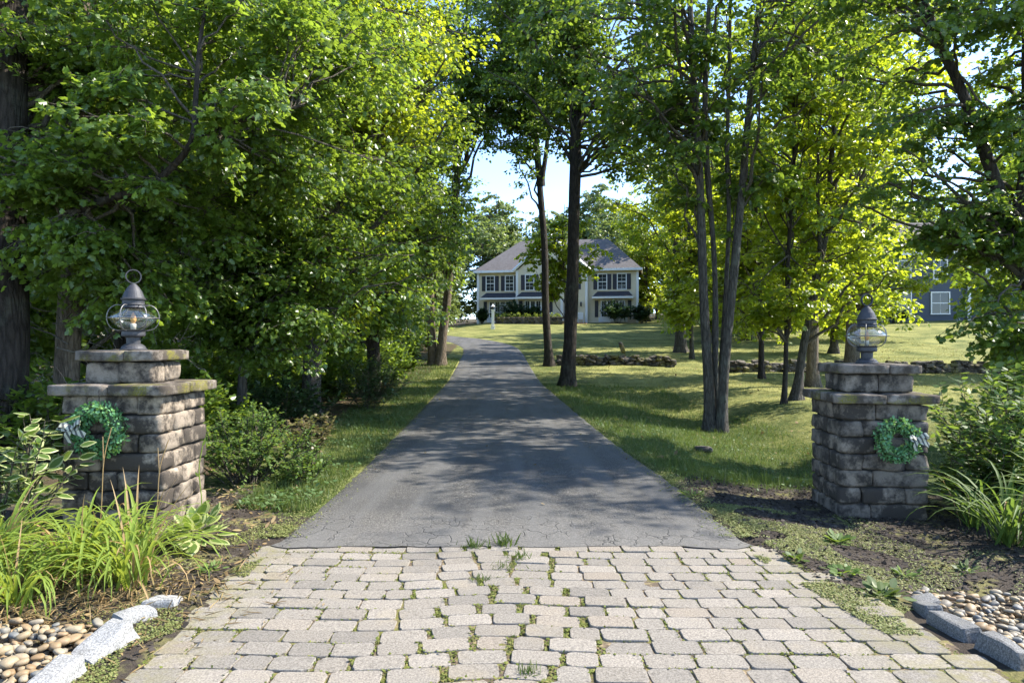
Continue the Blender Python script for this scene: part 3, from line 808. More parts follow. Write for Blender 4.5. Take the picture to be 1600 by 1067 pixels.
# ------------------------------------------------------------------ trees, left of the drive
tree('maple_tree', 'massive dark trunk at the left edge with a long curved limb over the left lantern', 41,
     [wl([(-8, 690, .34), (-6, 500, .31), (-2, 300, .28), (10, 100, .24), (14, -150, .2), (10, -500, .06)], 8.4),
      [W(8, 412, 8.35)+(.062,), W(60, 362, 8.1)+(.056,), W(112, 333, 7.9)+(.052,), W(165, 311, 7.8)+(.046,), W(225, 293, 7.7)+(.042,), W(272, 258, 7.6)+(.038,), W(302, 216, 7.5)+(.034,), W(308, 150, 7.5)+(.028,), W(314, 70, 7.5)+(.022,), W(330, -40, 7.5)+(.012,)],
      [W(300, 216, 7.5)+(.028,), W(345, 197, 7.6)+(.024,), W(420, 178, 7.8)+(.02,), W(470, 165, 8.0)+(.01,)]],
     [((-4.4, 9.6, 4.7), (2.4, 1.0, 1.9), 44), ((-5.3, 7.6, 3.55), (.9, .6, .4), 12), ((-2.7, 9.9, 5.2), (1.6, 1.2, 2.0), 26), ((-5.3, 8.2, 5.5), (1.4, 1.0, 1.0), 16), ((-4.9, 8.6, 2.2), (.9, .5, .4), 9), ((-3.2, 8.6, 5.6), (1.8, 1.0, .8), 14), ((-3.9, 7.3, 3.9), (1.6, .35, 1.0), 11), ((-5.2, 7.7, 2.5), (.8, .4, .4), 6)],
     T=T_MAPLE, lm='maple', bm='barkdark', lsize=.078, nsub=8, nleaf=40, sublen=.95, seg=16)
tree('maple_tree', 'grey brown trunk close behind the left stone pillar', 42,
     [wl([(103, 690, .17), (106, 560, .15), (112, 420, .14), (118, 250, .12), (130, 50, .1), (135, -200, .03)], 9.3)],
     [((-5.6, 9.8, 6.2), (2.4, 1.8, 2.2), 34), ((-4.6, 9.6, 3.0), (1.4, 1.0, .8), 15)], T=T_MAPLE, lm='maple', bm='barkwarm', lsize=.08, nsub=8, nleaf=36)
tree('maple_tree', 'thin trunk behind the green bush beside the left pillar', 43,
     [wl([(378, 655, 0.072), (382, 560, 0.068), (388, 450, 0.060), (395, 300, 0.051), (402, 150, 0.043), (410, 0, 0.025), (415, -150, 0.009)], 11.2)],
     [((-3.7, 11.2, 4.2), (2.2, 1.7, 2.4), 52), ((-2.8, 11.0, 2.6), (1.5, 1.2, .9), 22), ((-4.6, 10.6, 2.4), (1.5, 1, .8), 18), ((-3.7, 10.4, 1.75), (1.3, .7, .5), 14), ((-4.4, 12.4, 2.2), (1.5, .9, .7), 16)], T=T_LEAF, lm='maple', bm='bark', lsize=.082, nsub=8, nleaf=40)
tree('maple_tree', 'dark upright trunk wrapped in shade at the edge of the left verge', 44,
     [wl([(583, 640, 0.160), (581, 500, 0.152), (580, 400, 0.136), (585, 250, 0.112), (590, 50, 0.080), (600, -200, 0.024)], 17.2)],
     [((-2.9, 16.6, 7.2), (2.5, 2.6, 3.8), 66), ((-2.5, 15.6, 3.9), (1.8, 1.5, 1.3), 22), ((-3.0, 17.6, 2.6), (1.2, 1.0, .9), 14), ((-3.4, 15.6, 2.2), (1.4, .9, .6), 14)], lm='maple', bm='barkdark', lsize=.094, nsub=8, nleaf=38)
tree('maple_tree', 'pair of leaning trunks joined at the base where the drive narrows', 45,
     [wl([(678, 556, 0.212), (672, 480, 0.187), (668, 400, 0.170), (664, 250, 0.128), (660, 50, 0.085), (650, -100, 0.025)], 30.5),
      wl([(688, 556, 0.221), (694, 500, 0.196), (703, 420, 0.170), (712, 300, 0.136), (722, 120, 0.085), (735, -60, 0.025)], 30.3)],
     [((-3.3, 30, 11.5), (2.7, 3, 6.5), 74), ((-1.5, 29.5, 14.2), (2.4, 2, 3.2), 34), ((-.7, 29.5, 11.9), (1.5, 1.5, 1.3), 16), ((-3.2, 29, 5.6), (2.2, 1.8, 1.6), 20)], T=T_KITE, lm='maple', bm='barkwarm', lsize=.15, nsub=8, nleaf=28)
tree('maple_tree', 'tall leafy tree with sunlit yellow green top over the left verge', 46,
     [[(-4.2, 14.2, -.3, .2), (-4.1, 14.1, 3, .17), (-3.8, 14, 6, .13), (-3.4, 14, 9, .08), (-3.2, 14, 11.5, .02)]],
     [((-3.0, 13.2, 7.6), (2.2, 1.9, 2.6), 58), ((-1.9, 12.4, 6.4), (1.2, 1.0, 1.4), 22), ((-3.3, 13.6, 2.7), (1.4, 1.0, .9), 16)], lm='bright', bm='bark', lsize=.088, nsub=8, nleaf=38)
tree('maple_tree', 'leafy tree of dark green behind the long curved limb', 47,
     [[(-7.2, 12.6, -.4, .2), (-7.1, 12.6, 3, .18), (-6.9, 12.5, 6, .14), (-6.6, 12.4, 9, .08), (-6.4, 12.4, 11.5, .02)]],
     [((-6.2, 12.2, 6.4), (3.0, 2.2, 3.6), 66), ((-6.0, 11.6, 2.7), (2.2, 1.2, 1.0), 20)], lm='maple', bm='barkdark', lsize=.125, nsub=8, nleaf=28)

dt = [o for o in COL.objects if o.get('label') == 'grey brown trunk close behind the left stone pillar'][0]
rng = np.random.default_rng(77); m_ = MB()
for k in range(34):
    p = np.array([rng.uniform(-1.2, 1.6), rng.uniform(-.7, .3), rng.uniform(.6, 3.2)]); d_ = unit(rng.normal(size=3)*np.array([1, .4, .7])); L = rng.uniform(.4, 1.3)
    pts = np.array([p+d_*L*t+rng.normal(0, .035, 3)-np.array([0, 0, .2*L*t*t]) for t in np.linspace(0, 1, 7)]); tube1(m_, pts, np.linspace(.011, .003, 7), 4, cap=False)
    for q in range(3):
        a = pts[2+q]; e = unit(d_+rng.normal(0, .7, 3)); tube1(m_, [a, a+e*.15+rng.normal(0, .02, 3), a+e*.32], [.005, .004, .002], 3, cap=False)
M['deadwood'] = bark_mat('dead grey wood', (.14, .12, .1), (.34, .31, .27), 20., .1)
o = m_.build('dead_branches', M['deadwood'], dt, True); o['kind'] = 'stuff'

# woods: prototypes copied (background, alike)
def proto(name, label, seed, H, rad_, lm, lsize, nl, nsub, nleaf, grp, T, bm='barkdark', low=.45):
    tr_ = [(0, 0, -.3, .022*H*.8), (.1, .05, H*.3, .018*H*.75), (-.1, .1, H*.6, .011*H*.8), (0, 0, H, .02)]
    bl = [((0, 0, H*.68), (rad_, rad_, H*.32), nl), ((rad_*.3, -rad_*.3, H*low), (rad_*.8, rad_*.8, H*.14), nl//3), ((-rad_*.2, 0, H*low*.5), (rad_*.8, rad_*.8, H*.1), nl//4)]
    return tree(name, label, seed, [tr_], bl, T, lsize, lm, bm, grp, nsub=nsub, nleaf=nleaf, sublen=1.5)
gw = 'trees of the shady wood left of the drive'
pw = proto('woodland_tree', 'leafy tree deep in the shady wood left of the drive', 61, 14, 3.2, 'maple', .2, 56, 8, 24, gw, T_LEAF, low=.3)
spots = [(-10.5, 14.5), (-8.3, 18.5), (-12.5, 20), (-6.5, 22.5), (-10, 25), (-6.2, 28.5), (-14, 28), (-9, 33), (-6.5, 38), (-13, 38), (-18, 24), (-17, 15), (-12.5, 9.8), (-9.5, 44), (-20, 40), (-16, 47), (-24, 32)]
for i, (x, y) in enumerate(spots):
    o = pw if i == 0 else copy_thing(pw, (0, 0, 0))
    o.location = (x, y, float(G(x, y))-.05); o.rotation_euler.z = i*2.1; s = .8+.4*((i*37 % 10)/10); o.scale = (s, s, s)
gr = 'sunlit trees standing between and around the two houses'
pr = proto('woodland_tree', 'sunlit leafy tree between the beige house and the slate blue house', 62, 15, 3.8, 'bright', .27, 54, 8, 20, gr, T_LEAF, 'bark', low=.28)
spots = [(15.5, 60), (19, 66), (16, 46), (20, 52), (24, 60), (22, 44), (28, 68), (17, 36), (32, 70), (15, 76), (19, 80), (38, 72), (44, 74), (44, 92), (52, 66), (12.6, 44), (15, 52), (20, 26), (24, 56), (49, 62), (56, 58), (22, 72), (30, 76)]
for i, (x, y) in enumerate(spots):
    if y < 45 and x > 26: pass
    o = pr if i == 0 else copy_thing(pr, (0, 0, 0))
    o.location = (x, y, float(G(x, y))-.05); o.rotation_euler.z = i*1.7; o['label'] = {2: 'sunlit tree left of the long fieldstone wall, nearest its end', 5: 'sunlit tree on the lawn beyond the long fieldstone wall', 7: 'sunlit tree standing just beyond the middle of the long fieldstone wall'}.get(i, o['label']); s = .72+.4*((i*53 % 10)/10); o.scale = (s, s, s)
gf = 'trees of the far wood behind the beige house'
pf = [proto('woodland_tree', 'tall tree of the far wood behind the beige house roof', 63+k, 17, 4.6, 'far', .42, 50, 7, 20, gf, T_KITE, 'bark', low=.3) for k in range(2)]
k = 0
rng = np.random.default_rng(3)
for row_, (yy, n_, x0, x1) in enumerate(((88, 15, -46, 54), (97, 15, -52, 64), (108, 15, -60, 76), (124, 15, -74, 96))):
    for i in range(n_):
        x = x0+(x1-x0)*i/(n_-1)+rng.uniform(-2, 2); y_ = yy+rng.uniform(-4, 4)
        if k < 2: o = pf[k]
        else: o = copy_thing(pf[k % 2], (0, 0, 0))
        s = rng.uniform(.85, 1.15)*(1 if row_ else .82)
        o.location = (x, y_, float(G(x, y_))-.1); o.rotation_euler.z = rng.uniform(0, 6); o.scale = (s, s, s*rng.uniform(.9, 1.05)); k += 1
for (x, y_) in ((-8, 58), (-12, 63), (-6.5, 66), (-16, 60), (-9, 76), (-14, 80), (-22, 66), (-28, 76), (-34, 66), (-30, 58), (-18, 72)):
    o = copy_thing(pf[k % 2], (x, y_, float(G(x, y_))-.1), k*1.3, .62, 'leafy tree beyond the left end of the beige house'); o['group'] = 'trees beyond the left end of the beige house'; k += 1

# ------------------------------------------------------------------ shrubs
def shrub_geo(seed, c, r, n, T, lsize, stems=14, base=None, upright=.3):
    rng = np.random.default_rng(seed)
    c = np.array(c); r = np.array(r)
    st = MB(); base = np.array(base if base is not None else (c[0], c[1], c[2]-r[2]))
    m_ = stems
    u = unit(rng.normal(size=(m_, 3))); u[:, 2] = np.abs(u[:, 2])*.9-.1
    tip = c+u*r*rng.uniform(.65, 1.02, (m_, 1))
    b0 = base+np.column_stack([rng.normal(0, .12*r[0], m_), rng.normal(0, .12*r[1], m_), np.zeros(m_)])
    t = np.linspace(0, 1, 7)
    ctrl = (b0+tip)/2+np.column_stack([np.zeros(m_), np.zeros(m_), .25*r[2]*np.ones(m_)])
    P = ((1-t)**2)[None, :, None]*b0[:, None]+(2*t*(1-t))[None, :, None]*ctrl[:, None]+(t**2)[None, :, None]*tip[:, None]
    V, F = tubes(P, np.broadcast_to(np.linspace(.009, .003, 7), (m_, 7)), 4); st.add(V, F)
    # side twigs
    s_ = 9
    ii = np.repeat(np.arange(m_), s_); tt = rng.uniform(.35, 1, m_*s_); f = tt*6; i0 = np.minimum(f.astype(int), 5); fr = (f-i0)[:, None]
    q0 = P[ii, i0]*(1-fr)+P[ii, i0+1]*fr
    tan = unit(P[ii, i0+1]-P[ii, i0])
    dv = unit(tan*.5+rng.normal(0, .6, (m_*s_, 3))+np.array([0, 0, upright]))
    L = rng.uniform(.18, .42, m_*s_)*r.mean()
    Q = q0[:, None]+dv[:, None]*(L[:, None]*np.linspace(0, 1, 4))[..., None]; Q[..., 2] -= .12*L[:, None]*np.linspace(0, 1, 4)**2
    V, F = tubes(Q, np.broadcast_to(np.array([.004, .0035, .003, .0015]), (len(Q), 4)), 3); st.add(V, F)
    k = max(1, n//len(Q))
    a = np.tile(np.linspace(.1, 1., k), (len(Q), 1)); f = a*2.999; i0 = f.astype(int); fr = (f-i0)[..., None]
    jj = np.arange(len(Q))[:, None]
    pos = Q[jj, i0]*(1-fr)+Q[jj, np.minimum(i0+1, 3)]*fr
    ax = unit(Q[:, -1]-Q[:, 0])[:, None]
    lat = unit(np.cross(ax, np.array([0, 0, 1.])+0*ax))
    side = np.where(np.arange(k) % 2 == 0, 1, -1)[None, :, None]
    dr = ax*.55+lat*side*.85+rng.normal(0, .25, pos.shape)
    nr = np.array([0, 0, 1.])+rng.normal(0, .35, pos.shape)
    sz = lsize*rng.uniform(.65, 1.15, a.shape)
    return st, pos.reshape(-1, 3), dr.reshape(-1, 3), nr.reshape(-1, 3), sz.ravel()

def frame_mat(p, d, n, s):
    x = Vector(d).normalized(); z = Vector(n); z = (z-x*z.dot(x)).normalized(); y = z.cross(x)
    m = Matrix((x, y, z)).transposed().to_4x4()
    return Matrix.Translation(Vector(p)) @ m @ Matrix.Scale(s, 4)

def leaf_single(T, mt, name='leaf'):
    m_ = MB(); m_.add(T[0], T[1]); return m_.mesh(name, mt, False)

def shrub(name, label, seed, c, r, n, T, lsize, lm, stems=14, cat='shrub', group=None, single=0, upright=.3, lmesh=None):
    st, P, D_, Nn, S = shrub_geo(seed, c, r, n, T, lsize, stems, None, upright)
    b = np.array((c[0], c[1], float(G(c[0], c[1]))))
    root = thing(name, label, cat, tuple(b), 0, group)
    st.v = [v-b for v in st.v]; st.build('stems', M['twig'], root, True)
    order = np.argsort(np.linalg.norm(P-np.array([0, 0, 1.5]), axis=1))
    head, tail = order[:single], order[single:]
    if single:
        me = lmesh or leaf_single(T, M[lm])
        for i in head:
            o = link('leaf', me, root); o.matrix_local = frame_mat(P[i]-b, D_[i], Nn[i], S[i])
    if len(tail):
        m_ = MB()
        V, F = leaf_geo(P[tail]-b, D_[tail], Nn[tail], S[tail], T); m_.add(V, F)
        if lmesh and False: pass
        o = m_.build('foliage', M[lm], root)
        if single: o['kind'] = 'stuff'
    return root

def gz(x, y): return float(G(x, y))
shrub('leafy_bush', 'fine leaved green bush right beside the left stone pillar', 71, (-2.75, 7.1, .42), (.74, .66, .52), 6000, T_LEAF, .04, 'shrubl', 46)
shrub('leafy_bush', 'small bush with reddish leaf tips at the verge beside the left pillar', 72, (-2.35, 7.9, .42), (.35, .35, .42), 900, T_OVAL, .055, 'redleaf', 14)
shrub('leafy_bush', 'low green bush trailing onto the verge in front of the reddish bush', 73, (-2.2, 7.2, .18), (.35, .45, .25), 1000, T_OVAL, .045, 'shrubl', 14)
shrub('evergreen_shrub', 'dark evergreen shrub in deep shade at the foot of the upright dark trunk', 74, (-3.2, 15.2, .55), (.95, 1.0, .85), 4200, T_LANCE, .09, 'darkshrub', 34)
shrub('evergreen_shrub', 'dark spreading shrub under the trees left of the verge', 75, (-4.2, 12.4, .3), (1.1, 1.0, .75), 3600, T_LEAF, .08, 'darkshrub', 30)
shrub('understory_shrub', 'leafy understory shrub in shade behind the bush beside the left pillar', 76, (-4.6, 10.0, .3), (1.0, .8, .7), 2600, T_LEAF, .08, 'oak', 24)
gs = 'understory shrubs in the shady wood'
us = shrub('understory_shrub', 'low leafy shrub on the floor of the shady wood', 77, (0, 0, .6), (1.2, 1.1, .8), 2400, T_LEAF, .12, 'maple', 26, group=gs)
for i, (x, y) in enumerate([(-6.6, 10.8), (-5.6, 14.5), (-7.4, 16), (-5.0, 19), (-6.6, 24.5), (-5.2, 27.5), (-4.9, 33), (-8.5, 29), (-7.3, 8.8), (-4.3, 8.9), (-5.5, 8.3), (-8.8, 11.5), (-5.4, 22.), (-5.2, 38), (-7.2, 43), (-9, 40), (-11, 17), (-5.6, 12.2), (-4.6, 17.), (-6.2, 18.6), (-4.3, 22), (-5.8, 30.5), (-8.2, 14.3), (-7.4, 20.5), (-9.6, 22), (-4.7, 25.2), (-10, 13), (-7.6, 33), (-6, 35.6)]):
    o = us if i == 0 else copy_thing(us, (0, 0, 0))
    s = .8+.5*((i*29 % 10)/10); o.location = (x, y, gz(x, y)-.1); o.rotation_euler.z = i*1.9; o.scale = (s, s, s)
    if i: o['group'] = gs
# right hand flower bed
shrub('lush_shrub', 'lush tall shrub of pointed leaves to the right of the right pillar', 81, (4.95, 6.6, .48), (1.05, .8, .82), 4200, T_LANCE, .105, 'shrubl', 44, single=240, upright=.8)
shrub('lush_shrub', 'broad leaved shrub behind the tall pointed shrub at the right edge', 82, (5.9, 7.8, .5), (1.0, .8, .9), 2600, T_OVAL, .1, 'shrubl', 30, upright=.7)
shrub('dark_shrub', 'dense low green shrub tucked against the right side of the right pillar', 83, (4.4, 6.3, .2), (.55, .5, .4), 1800, T_OVAL, .06, 'oak', 22)

# variegated leaf with cream margin
def varieg(half, inner=.72):
    h = np.array(half); k = len(h)
    outer = [(x, y, -.22*y-.3*x*x) for x, y in half]
    inn = [(.05+x*.88, y*inner*.85, -.22*y*inner-.3*(x*.9)**2) for x, y in half]
    m_ = MB()
    for sg in (1, -1):
        o = np.array(outer)*[1, sg, 1]; i = np.array(inn)*[1, sg, 1]
        f = tuple(range(k)); f = f if sg < 0 else f[::-1]
        m_.add(i, [f], 0)
        q = [(a, a+1, k+a+1, k+a) if sg < 0 else (a+1, a, k+a, k+a+1) for a in range(k-1)]
        m_.add(np.vstack([o, i]), q, 1)
    return m_
hv = varieg([(0, 0), (.14, .2), (.35, .31), (.6, .28), (.82, .15), (1, 0)])
hosta_me = hv.mesh('leaf', [M['shrubl'], M['cream']], False)
vs_ = varieg([(0, 0), (.2, .22), (.5, .27), (.8, .15), (1, 0)], .78)
var_me = vs_.mesh('leaf', [M['shrubl'], M['cream']], False)
shrub('variegated_shrub', 'shrub with cream edged leaves at the left edge before the left pillar', 91, (-3.66, 4.95, .5), (.55, .42, .6), 288, T_OVAL, .12, 'shrubl', 16, single=290, upright=.7, lmesh=var_me)
def hosta(label, x, y, n, s, seed):
    rng = np.random.default_rng(seed)
    root = thing('hosta_plant', label, 'plant', (x, y, gz(x, y)))
    for i in range(n):
        a = i*2.4+rng.uniform(-.3, .3); el = rng.uniform(-.15, 1.25); L = s*rng.uniform(.65, 1.2)
        r0 = rng.uniform(.02, .2)*s/.2
        p = (math.cos(a)*r0, math.sin(a)*r0, .05+.14*max(el, .1)*rng.uniform(.6, 1.3)*s/.2)
        d_ = (math.cos(a)*math.cos(el), math.sin(a)*math.cos(el), math.sin(el))
        o = link('leaf', hosta_me, root); o.matrix_local = frame_mat(p, d_, (-d_[0]*.6, -d_[1]*.6, 1), L)
    m_ = MB()
    for k in range(5):
        a = k*1.3; tube1(m_, [(0, 0, -.02), (math.cos(a)*.05, math.sin(a)*.05, .12)], [.006, .004], 5)
    m_.build('stems', M['shrubl'], root)
    return root
h1 = hosta('hosta with white edged leaves at the right foot of the left pillar', -2.3, 4.95, 46, .155, 5)
m_ = MB(); tube1(m_, catmull([(.03, 0, .05), (.05, .0, .3), (.03, .0, .55), (.055, 0, .72)], 4), .004, 5)
V, F = leaf_geo(np.array([(.05, 0, .3), (.03, 0, .5), (.055, 0, .72)]), np.array([(1, 0, .6), (-.9, .2, .9), (.3, 0, 1.)]), np.array([(0, -1, .5)]*3), np.array([.07, .05, .06]), T_LANCE); m_.add(V, F)
m_.build('flower_stalk', M['blade'], h1)

# daylilies
def blade_me(L, w, arch, seed, mt):
    rng = np.random.default_rng(seed); n = 9; V = []
    th = rad(82); x = z = 0.
    for i in range(n):
        t = i/(n-1); ww = w*(.55+.9*t if t < .3 else (.82*(1-((t-.3)/.7)**2.2)+.0))*1. + .0005
        V += [(x, -ww/2, z+.25*ww), (x, 0, z), (x, ww/2, z+.25*ww)]
        th -= arch*(.4+1.2*t)/(n-1); x += L/(n-1)*math.cos(th); z += L/(n-1)*math.sin(th)
    F = []
    for i in range(n-1):
        a = i*3; F += [(a, a+1, a+4, a+3), (a+1, a+2, a+5, a+4)]
    m_ = MB(); m_.add(V, F); return m_.mesh('blade', mt, True)
BL = [blade_me(L, w*.95, ar_*1.12, i, M['blade']) for i, (L, w, ar_) in enumerate([(.62, .021, 1.9), (.7, .023, 2.3), (.52, .019, 1.4), (.58, .02, 2.6), (.46, .018, 1.0), (.66, .022, 1.6), (.75, .024, 2.9), (.4, .016, 2.0)])]
BLG = [blade_me(L, w, ar_, i+40, M['shadeblade']) for i, (L, w, ar_) in enumerate([(.62, .02, 1.5), (.7, .022, 1.9), (.52, .018, 1.2), (.58, .019, 2.2)])]
BLD = [blade_me(L, w, ar_, i+20, M['dryblade']) for i, (L, w, ar_) in enumerate([(.55, .016, 2.2), (.45, .014, 2.8), (.62, .014, .5)])]
def daylily(label, x, y, n, s, seed, ndry=5, lean=None):
    rng = np.random.default_rng(seed)
    root = thing('daylily_plant', label, 'plant', (x, y, gz(x, y)-.01), 0, None)
    for i in range(n+ndry):
        a = rng.uniform(0, 2*PI); r0 = abs(rng.normal(0, .07)); me = (BLG[rng.integers(4)] if x > 0 else BL[rng.integers(len(BL))]) if i < n else BLD[rng.integers(3)]
        o = link('blade', me, root, (math.cos(a)*r0, math.sin(a)*r0, 0), (rng.normal(0, .12), rng.normal(.12, .22), a+rng.normal(0, .35)))
        k = s*rng.uniform(.75, 1.12); o.scale = (k, k*rng.uniform(.9, 1.2), k)
    return root
daylily('daylily tuft nearest the granite edging, arching over the paving side', -2.32, 4.15, 95, 1.08, 1, 12)
daylily('daylily tuft in the middle of the left bed before the pillar', -2.72, 4.3, 95, 1.12, 2, 14)
daylily('daylily tuft at the left edge of the photo above the pebbles', -3.1, 3.95, 89, 1.05, 3, 14)
daylily('daylily tuft at the back of the left bed close to the pillar base', -2.62, 4.72, 72, 1.0, 4, 10)
daylily('daylily tuft behind the left edge one, under the cream edged shrub', -3.3, 4.4, 72, 1.05, 6, 8)
daylily('daylily tuft leaning over the pebbles of the left bed', -2.75, 3.78, 66, .85, 9, 14)
daylily('grassy daylily tuft at the right foot of the lush shrub', 4.0, 5.5, 66, 1.35, 7, 4)
daylily('grassy daylily tuft at the right edge of the photo below the shrub', 4.42, 5.35, 66, 1.45, 8, 4)
daylily('grassy daylily tuft between the lush shrub and the right pillar', 4.05, 6.0, 44, 1.05, 10, 2)
# tall dry flower stalks and one bent orange leaf in the left bed
for lab, x, y, hh, dx in (('dry brown flower stalk standing before the wreath on the left pillar', -2.85, 4.7, .86, .08), ('forked dry flower stalk right of the tall dry one in the left bed', -2.5, 4.75, .78, .1)):
    m_ = MB(); tube1(m_, catmull([(0, 0, 0), (dx*.3, 0, hh*.4), (dx*.5, .0, hh*.75), (dx, .02, hh)], 4), .0035, 5)
    tube1(m_, [(dx*.45, 0, hh*.7), (dx*.25, .02, hh*.93)], [.004, .003], 5)
    root = thing('flower_stalk', lab, 'plant stalk', (x, y, gz(x, y))); m_.build('stem', M['dryblade'], root)

# ------------------------------------------------------------------ pillars
BLK = 'block'
def block_at(parent, cx, cyy, cz, dims, rng, name='block', mt=None, r=.024, amp=.017, n=5):
    V, F = rough_block(dims, r, n, amp, rng)
    m_ = MB(); m_.add(V, F)
    o = m_.build(name, M[mt or BLK], parent, True)
    o.location = (cx, cyy, cz); o.rotation_euler = (rng.normal(0, .006), rng.normal(0, .006), rng.normal(0, .012)); return o

def ring_course(parent, W_, D_, z, h, phase, rng, t=.2, g=.004):
    """one course of blocks round the core; local frame: front face at y=0, x from 0 to W_"""
    def run(x0, x1, fy, horizontal, cuts):
        e = [x0]+cuts+[x1]
        for a, b in zip(e[:-1], e[1:]):
            j = rng.normal(0, .007)
            if horizontal: block_at(parent, (a+b)/2, fy+j, z+h/2, (b-a-g, t, h-g), rng)
            else: block_at(parent, fy+j, (a+b)/2, z+h/2, (t, b-a-g, h-g), rng)
    if phase:
        run(0, W_, t/2, True, [W_*rng.uniform(.3, .42)]); run(0, W_, D_-t/2, True, [W_*rng.uniform(.5, .65)])
        run(t, D_-t, t/2, False, []); run(t, D_-t, W_-t/2, False, [])
    else:
        run(t, W_-t, t/2, True, []) if W_ < .6 else run(t, W_-t, t/2, True, [W_*rng.uniform(.52, .6)] if rng.random() < .35 else [])
        run(t, W_-t, D_-t/2, True, [])
        run(0, D_, t/2, False, [D_*rng.uniform(.4, .6)]); run(0, D_, W_-t/2, False, [D_*rng.uniform(.4, .6)])

def pillar(label, x, y, rz, W_, D_, base, top, ncourse, capw, seed, mir):
    rng = np.random.default_rng(seed)
    root = thing('stone_pillar', label, 'pillar', (x, y, base), rz)
    H = top-base
    m_ = MB(); box(m_, (W_/2, D_/2, H/2-.02), (W_-.1, D_-.1, H)); m_.build('core', M['core'], root)
    h = H/ncourse
    for i in range(ncourse): ring_course(root, W_, D_, i*h, h, (i+mir) % 2, rng)
    ov = .07; ct = .092; z = H+ct/2+.003
    full = W_+2*ov; dd = D_+2*ov
    # caps: two front slabs, side slab, back slab
    c1 = full*.5
    block_at(root, -ov+c1/2, -ov+.2, z, (c1-.005, .4, ct), rng, 'cap_stone', 'cap', .02, .006)
    block_at(root, -ov+c1+(full-c1)/2, -ov+.2, z, (full-c1-.005, .4, ct), rng, 'cap_stone', 'cap', .02, .006)
    block_at(root, -ov+c1/2, -ov+.4+(dd-.4)/2, z, (c1-.005, dd-.405, ct), rng, 'cap_stone', 'cap', .02, .006)
    block_at(root, -ov+c1+(full-c1)/2, -ov+.4+(dd-.4)/2, z, (full-c1-.005, dd-.405, ct), rng, 'cap_stone', 'cap', .02, .006)
    # upper tier
    z1 = H+ct+.005; uh = .17; ux0, uy0, uw, ud = capw
    m_ = MB(); box(m_, (ux0+uw/2, uy0+ud/2, z1+uh/2), (uw-.08, ud-.08, uh-.01)); m_.build('core', M['core'], root)
    s1 = uw*.5
    for (a, b) in ((0, s1), (s1, uw)):
        block_at(root, ux0+(a+b)/2, uy0+.1, z1+uh/2, (b-a-.004, .2, uh-.004), rng)
        block_at(root, ux0+(a+b)/2, uy0+ud-.1, z1+uh/2, (b-a-.004, .2, uh-.004), rng)
    for xx in (ux0+.1, ux0+uw-.1): block_at(root, xx, uy0+ud/2, z1+uh/2, (.2, ud-.404, uh-.004), rng)
    z2 = z1+uh+.047; o2 = .05
    for (a, b) in ((-o2, uw*.62), (uw*.62, uw+o2)):
        block_at(root, ux0+(a+b)/2, uy0+ud/2, z2, (b-a-.005, ud+2*o2, .09), rng, 'cap_stone', 'cap', .018, .005)
    return root, base+z2+.045

PL, ZL = pillar('left stone pillar with a wreath facing the camera and sunlit right side', -3.54, 5.36, rad(-1), .80, .74, .03, 1.07, 7, (.1, .12, .56, .46), 31, 0)
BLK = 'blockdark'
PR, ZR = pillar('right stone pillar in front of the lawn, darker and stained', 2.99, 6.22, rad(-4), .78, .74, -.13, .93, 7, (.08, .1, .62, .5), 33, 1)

# ------------------------------------------------------------------ lanterns
def lantern(label, x, y, z, rz, s):
    root = thing('lantern', label, 'lantern', (x, y, z-.004), rz); root.scale = (s, s, s)
    m_ = MB(); lathe(m_, [(0, 0), (.105, 0), (.108, .012), (.098, .022), (.092, .035), (.075, .05), (.06, .058)], 28); m_.build('base', M['pewter'], root, False)
    m_ = MB(); lathe(m_, [(.055, .056), (.056, .11), (.06, .118), (.09, .124), (.094, .135), (.092, .165), (.1, .17), (.104, .178), (.08, .182), (0, .182)], 28); m_.build('neck', M['pewter'], root, False)
    ge = [(.085, .182)]+[(.085+.095*math.sin(PI*t), .182+.19*t) for t in np.linspace(.06, .94, 15)]+[(.085, .372)]
    m_ = MB(); lathe(m_, ge, 36); m_.build('globe', M['globe'], root, True)
    m_ = MB(); lathe(m_, [(0, .18), (.022, .182), (.022, .23), (.012, .235)], 14); sk = m_.build('socket', M['white'], root, True)
    m_ = MB(); lathe(m_, [(.0, .232), (.012, .235), (.024, .262), (.022, .29), (.008, .325), (0, .332)], 14); m_.build('bulb', M['candle'], root, True)
    m_ = MB(); lathe(m_, [(.082, .366), (.094, .372), (.09, .383), (.086, .39), (.094, .398), (.087, .406), (.087, .432), (.098, .438), (.1, .448), (.088, .455), (.083, .47), (.068, .51), (.045, .548), (.025, .572), (.014, .58), (0, .583)], 28); m_.build('cap', M['pewter'], root, False)
    # guard
    for k in range(6):
        a = k*PI/3+.3; pts = [(math.cos(a)*rr, math.sin(a)*rr, zz) for rr, zz in [(.09, .39), (.13, .392), (.165, .372), (.19, .335), (.2, .28), (.188, .225), (.16, .19), (.12, .175), (.095, .172)]]
        m_ = MB(); tube1(m_, catmull(pts, 3), .0042, 6); m_.build('guard_wire', M['wire'], root, True)
    m_ = MB(); tube1(m_, [(.2*math.cos(a), .2*math.sin(a), .28) for a in np.linspace(0, 2*PI, 41)], .0045, 6, cap=False); m_.build('guard_ring', M['wire'], root, True)
    # hanging ring: flat band seen turned
    m_ = MB(); n = 32
    V = []; F = []
    for i in range(n):
        a = i*2*PI/n
        for (rr, w) in ((.062, -.013), (.062, .013), (.054, .013), (.054, -.013)): V.append((rr*math.cos(a), w, .64+rr*math.sin(a)))
    for i in range(n):
        for j in range(4): F.append((i*4+j, i*4+(j+1) % 4, ((i+1) % n)*4+(j+1) % 4, ((i+1) % n)*4+j))
    m_.add(V, F); o = m_.build('ring', M['pewter'], root, False); o.rotation_euler = (0, 0, rad(25))
    return root
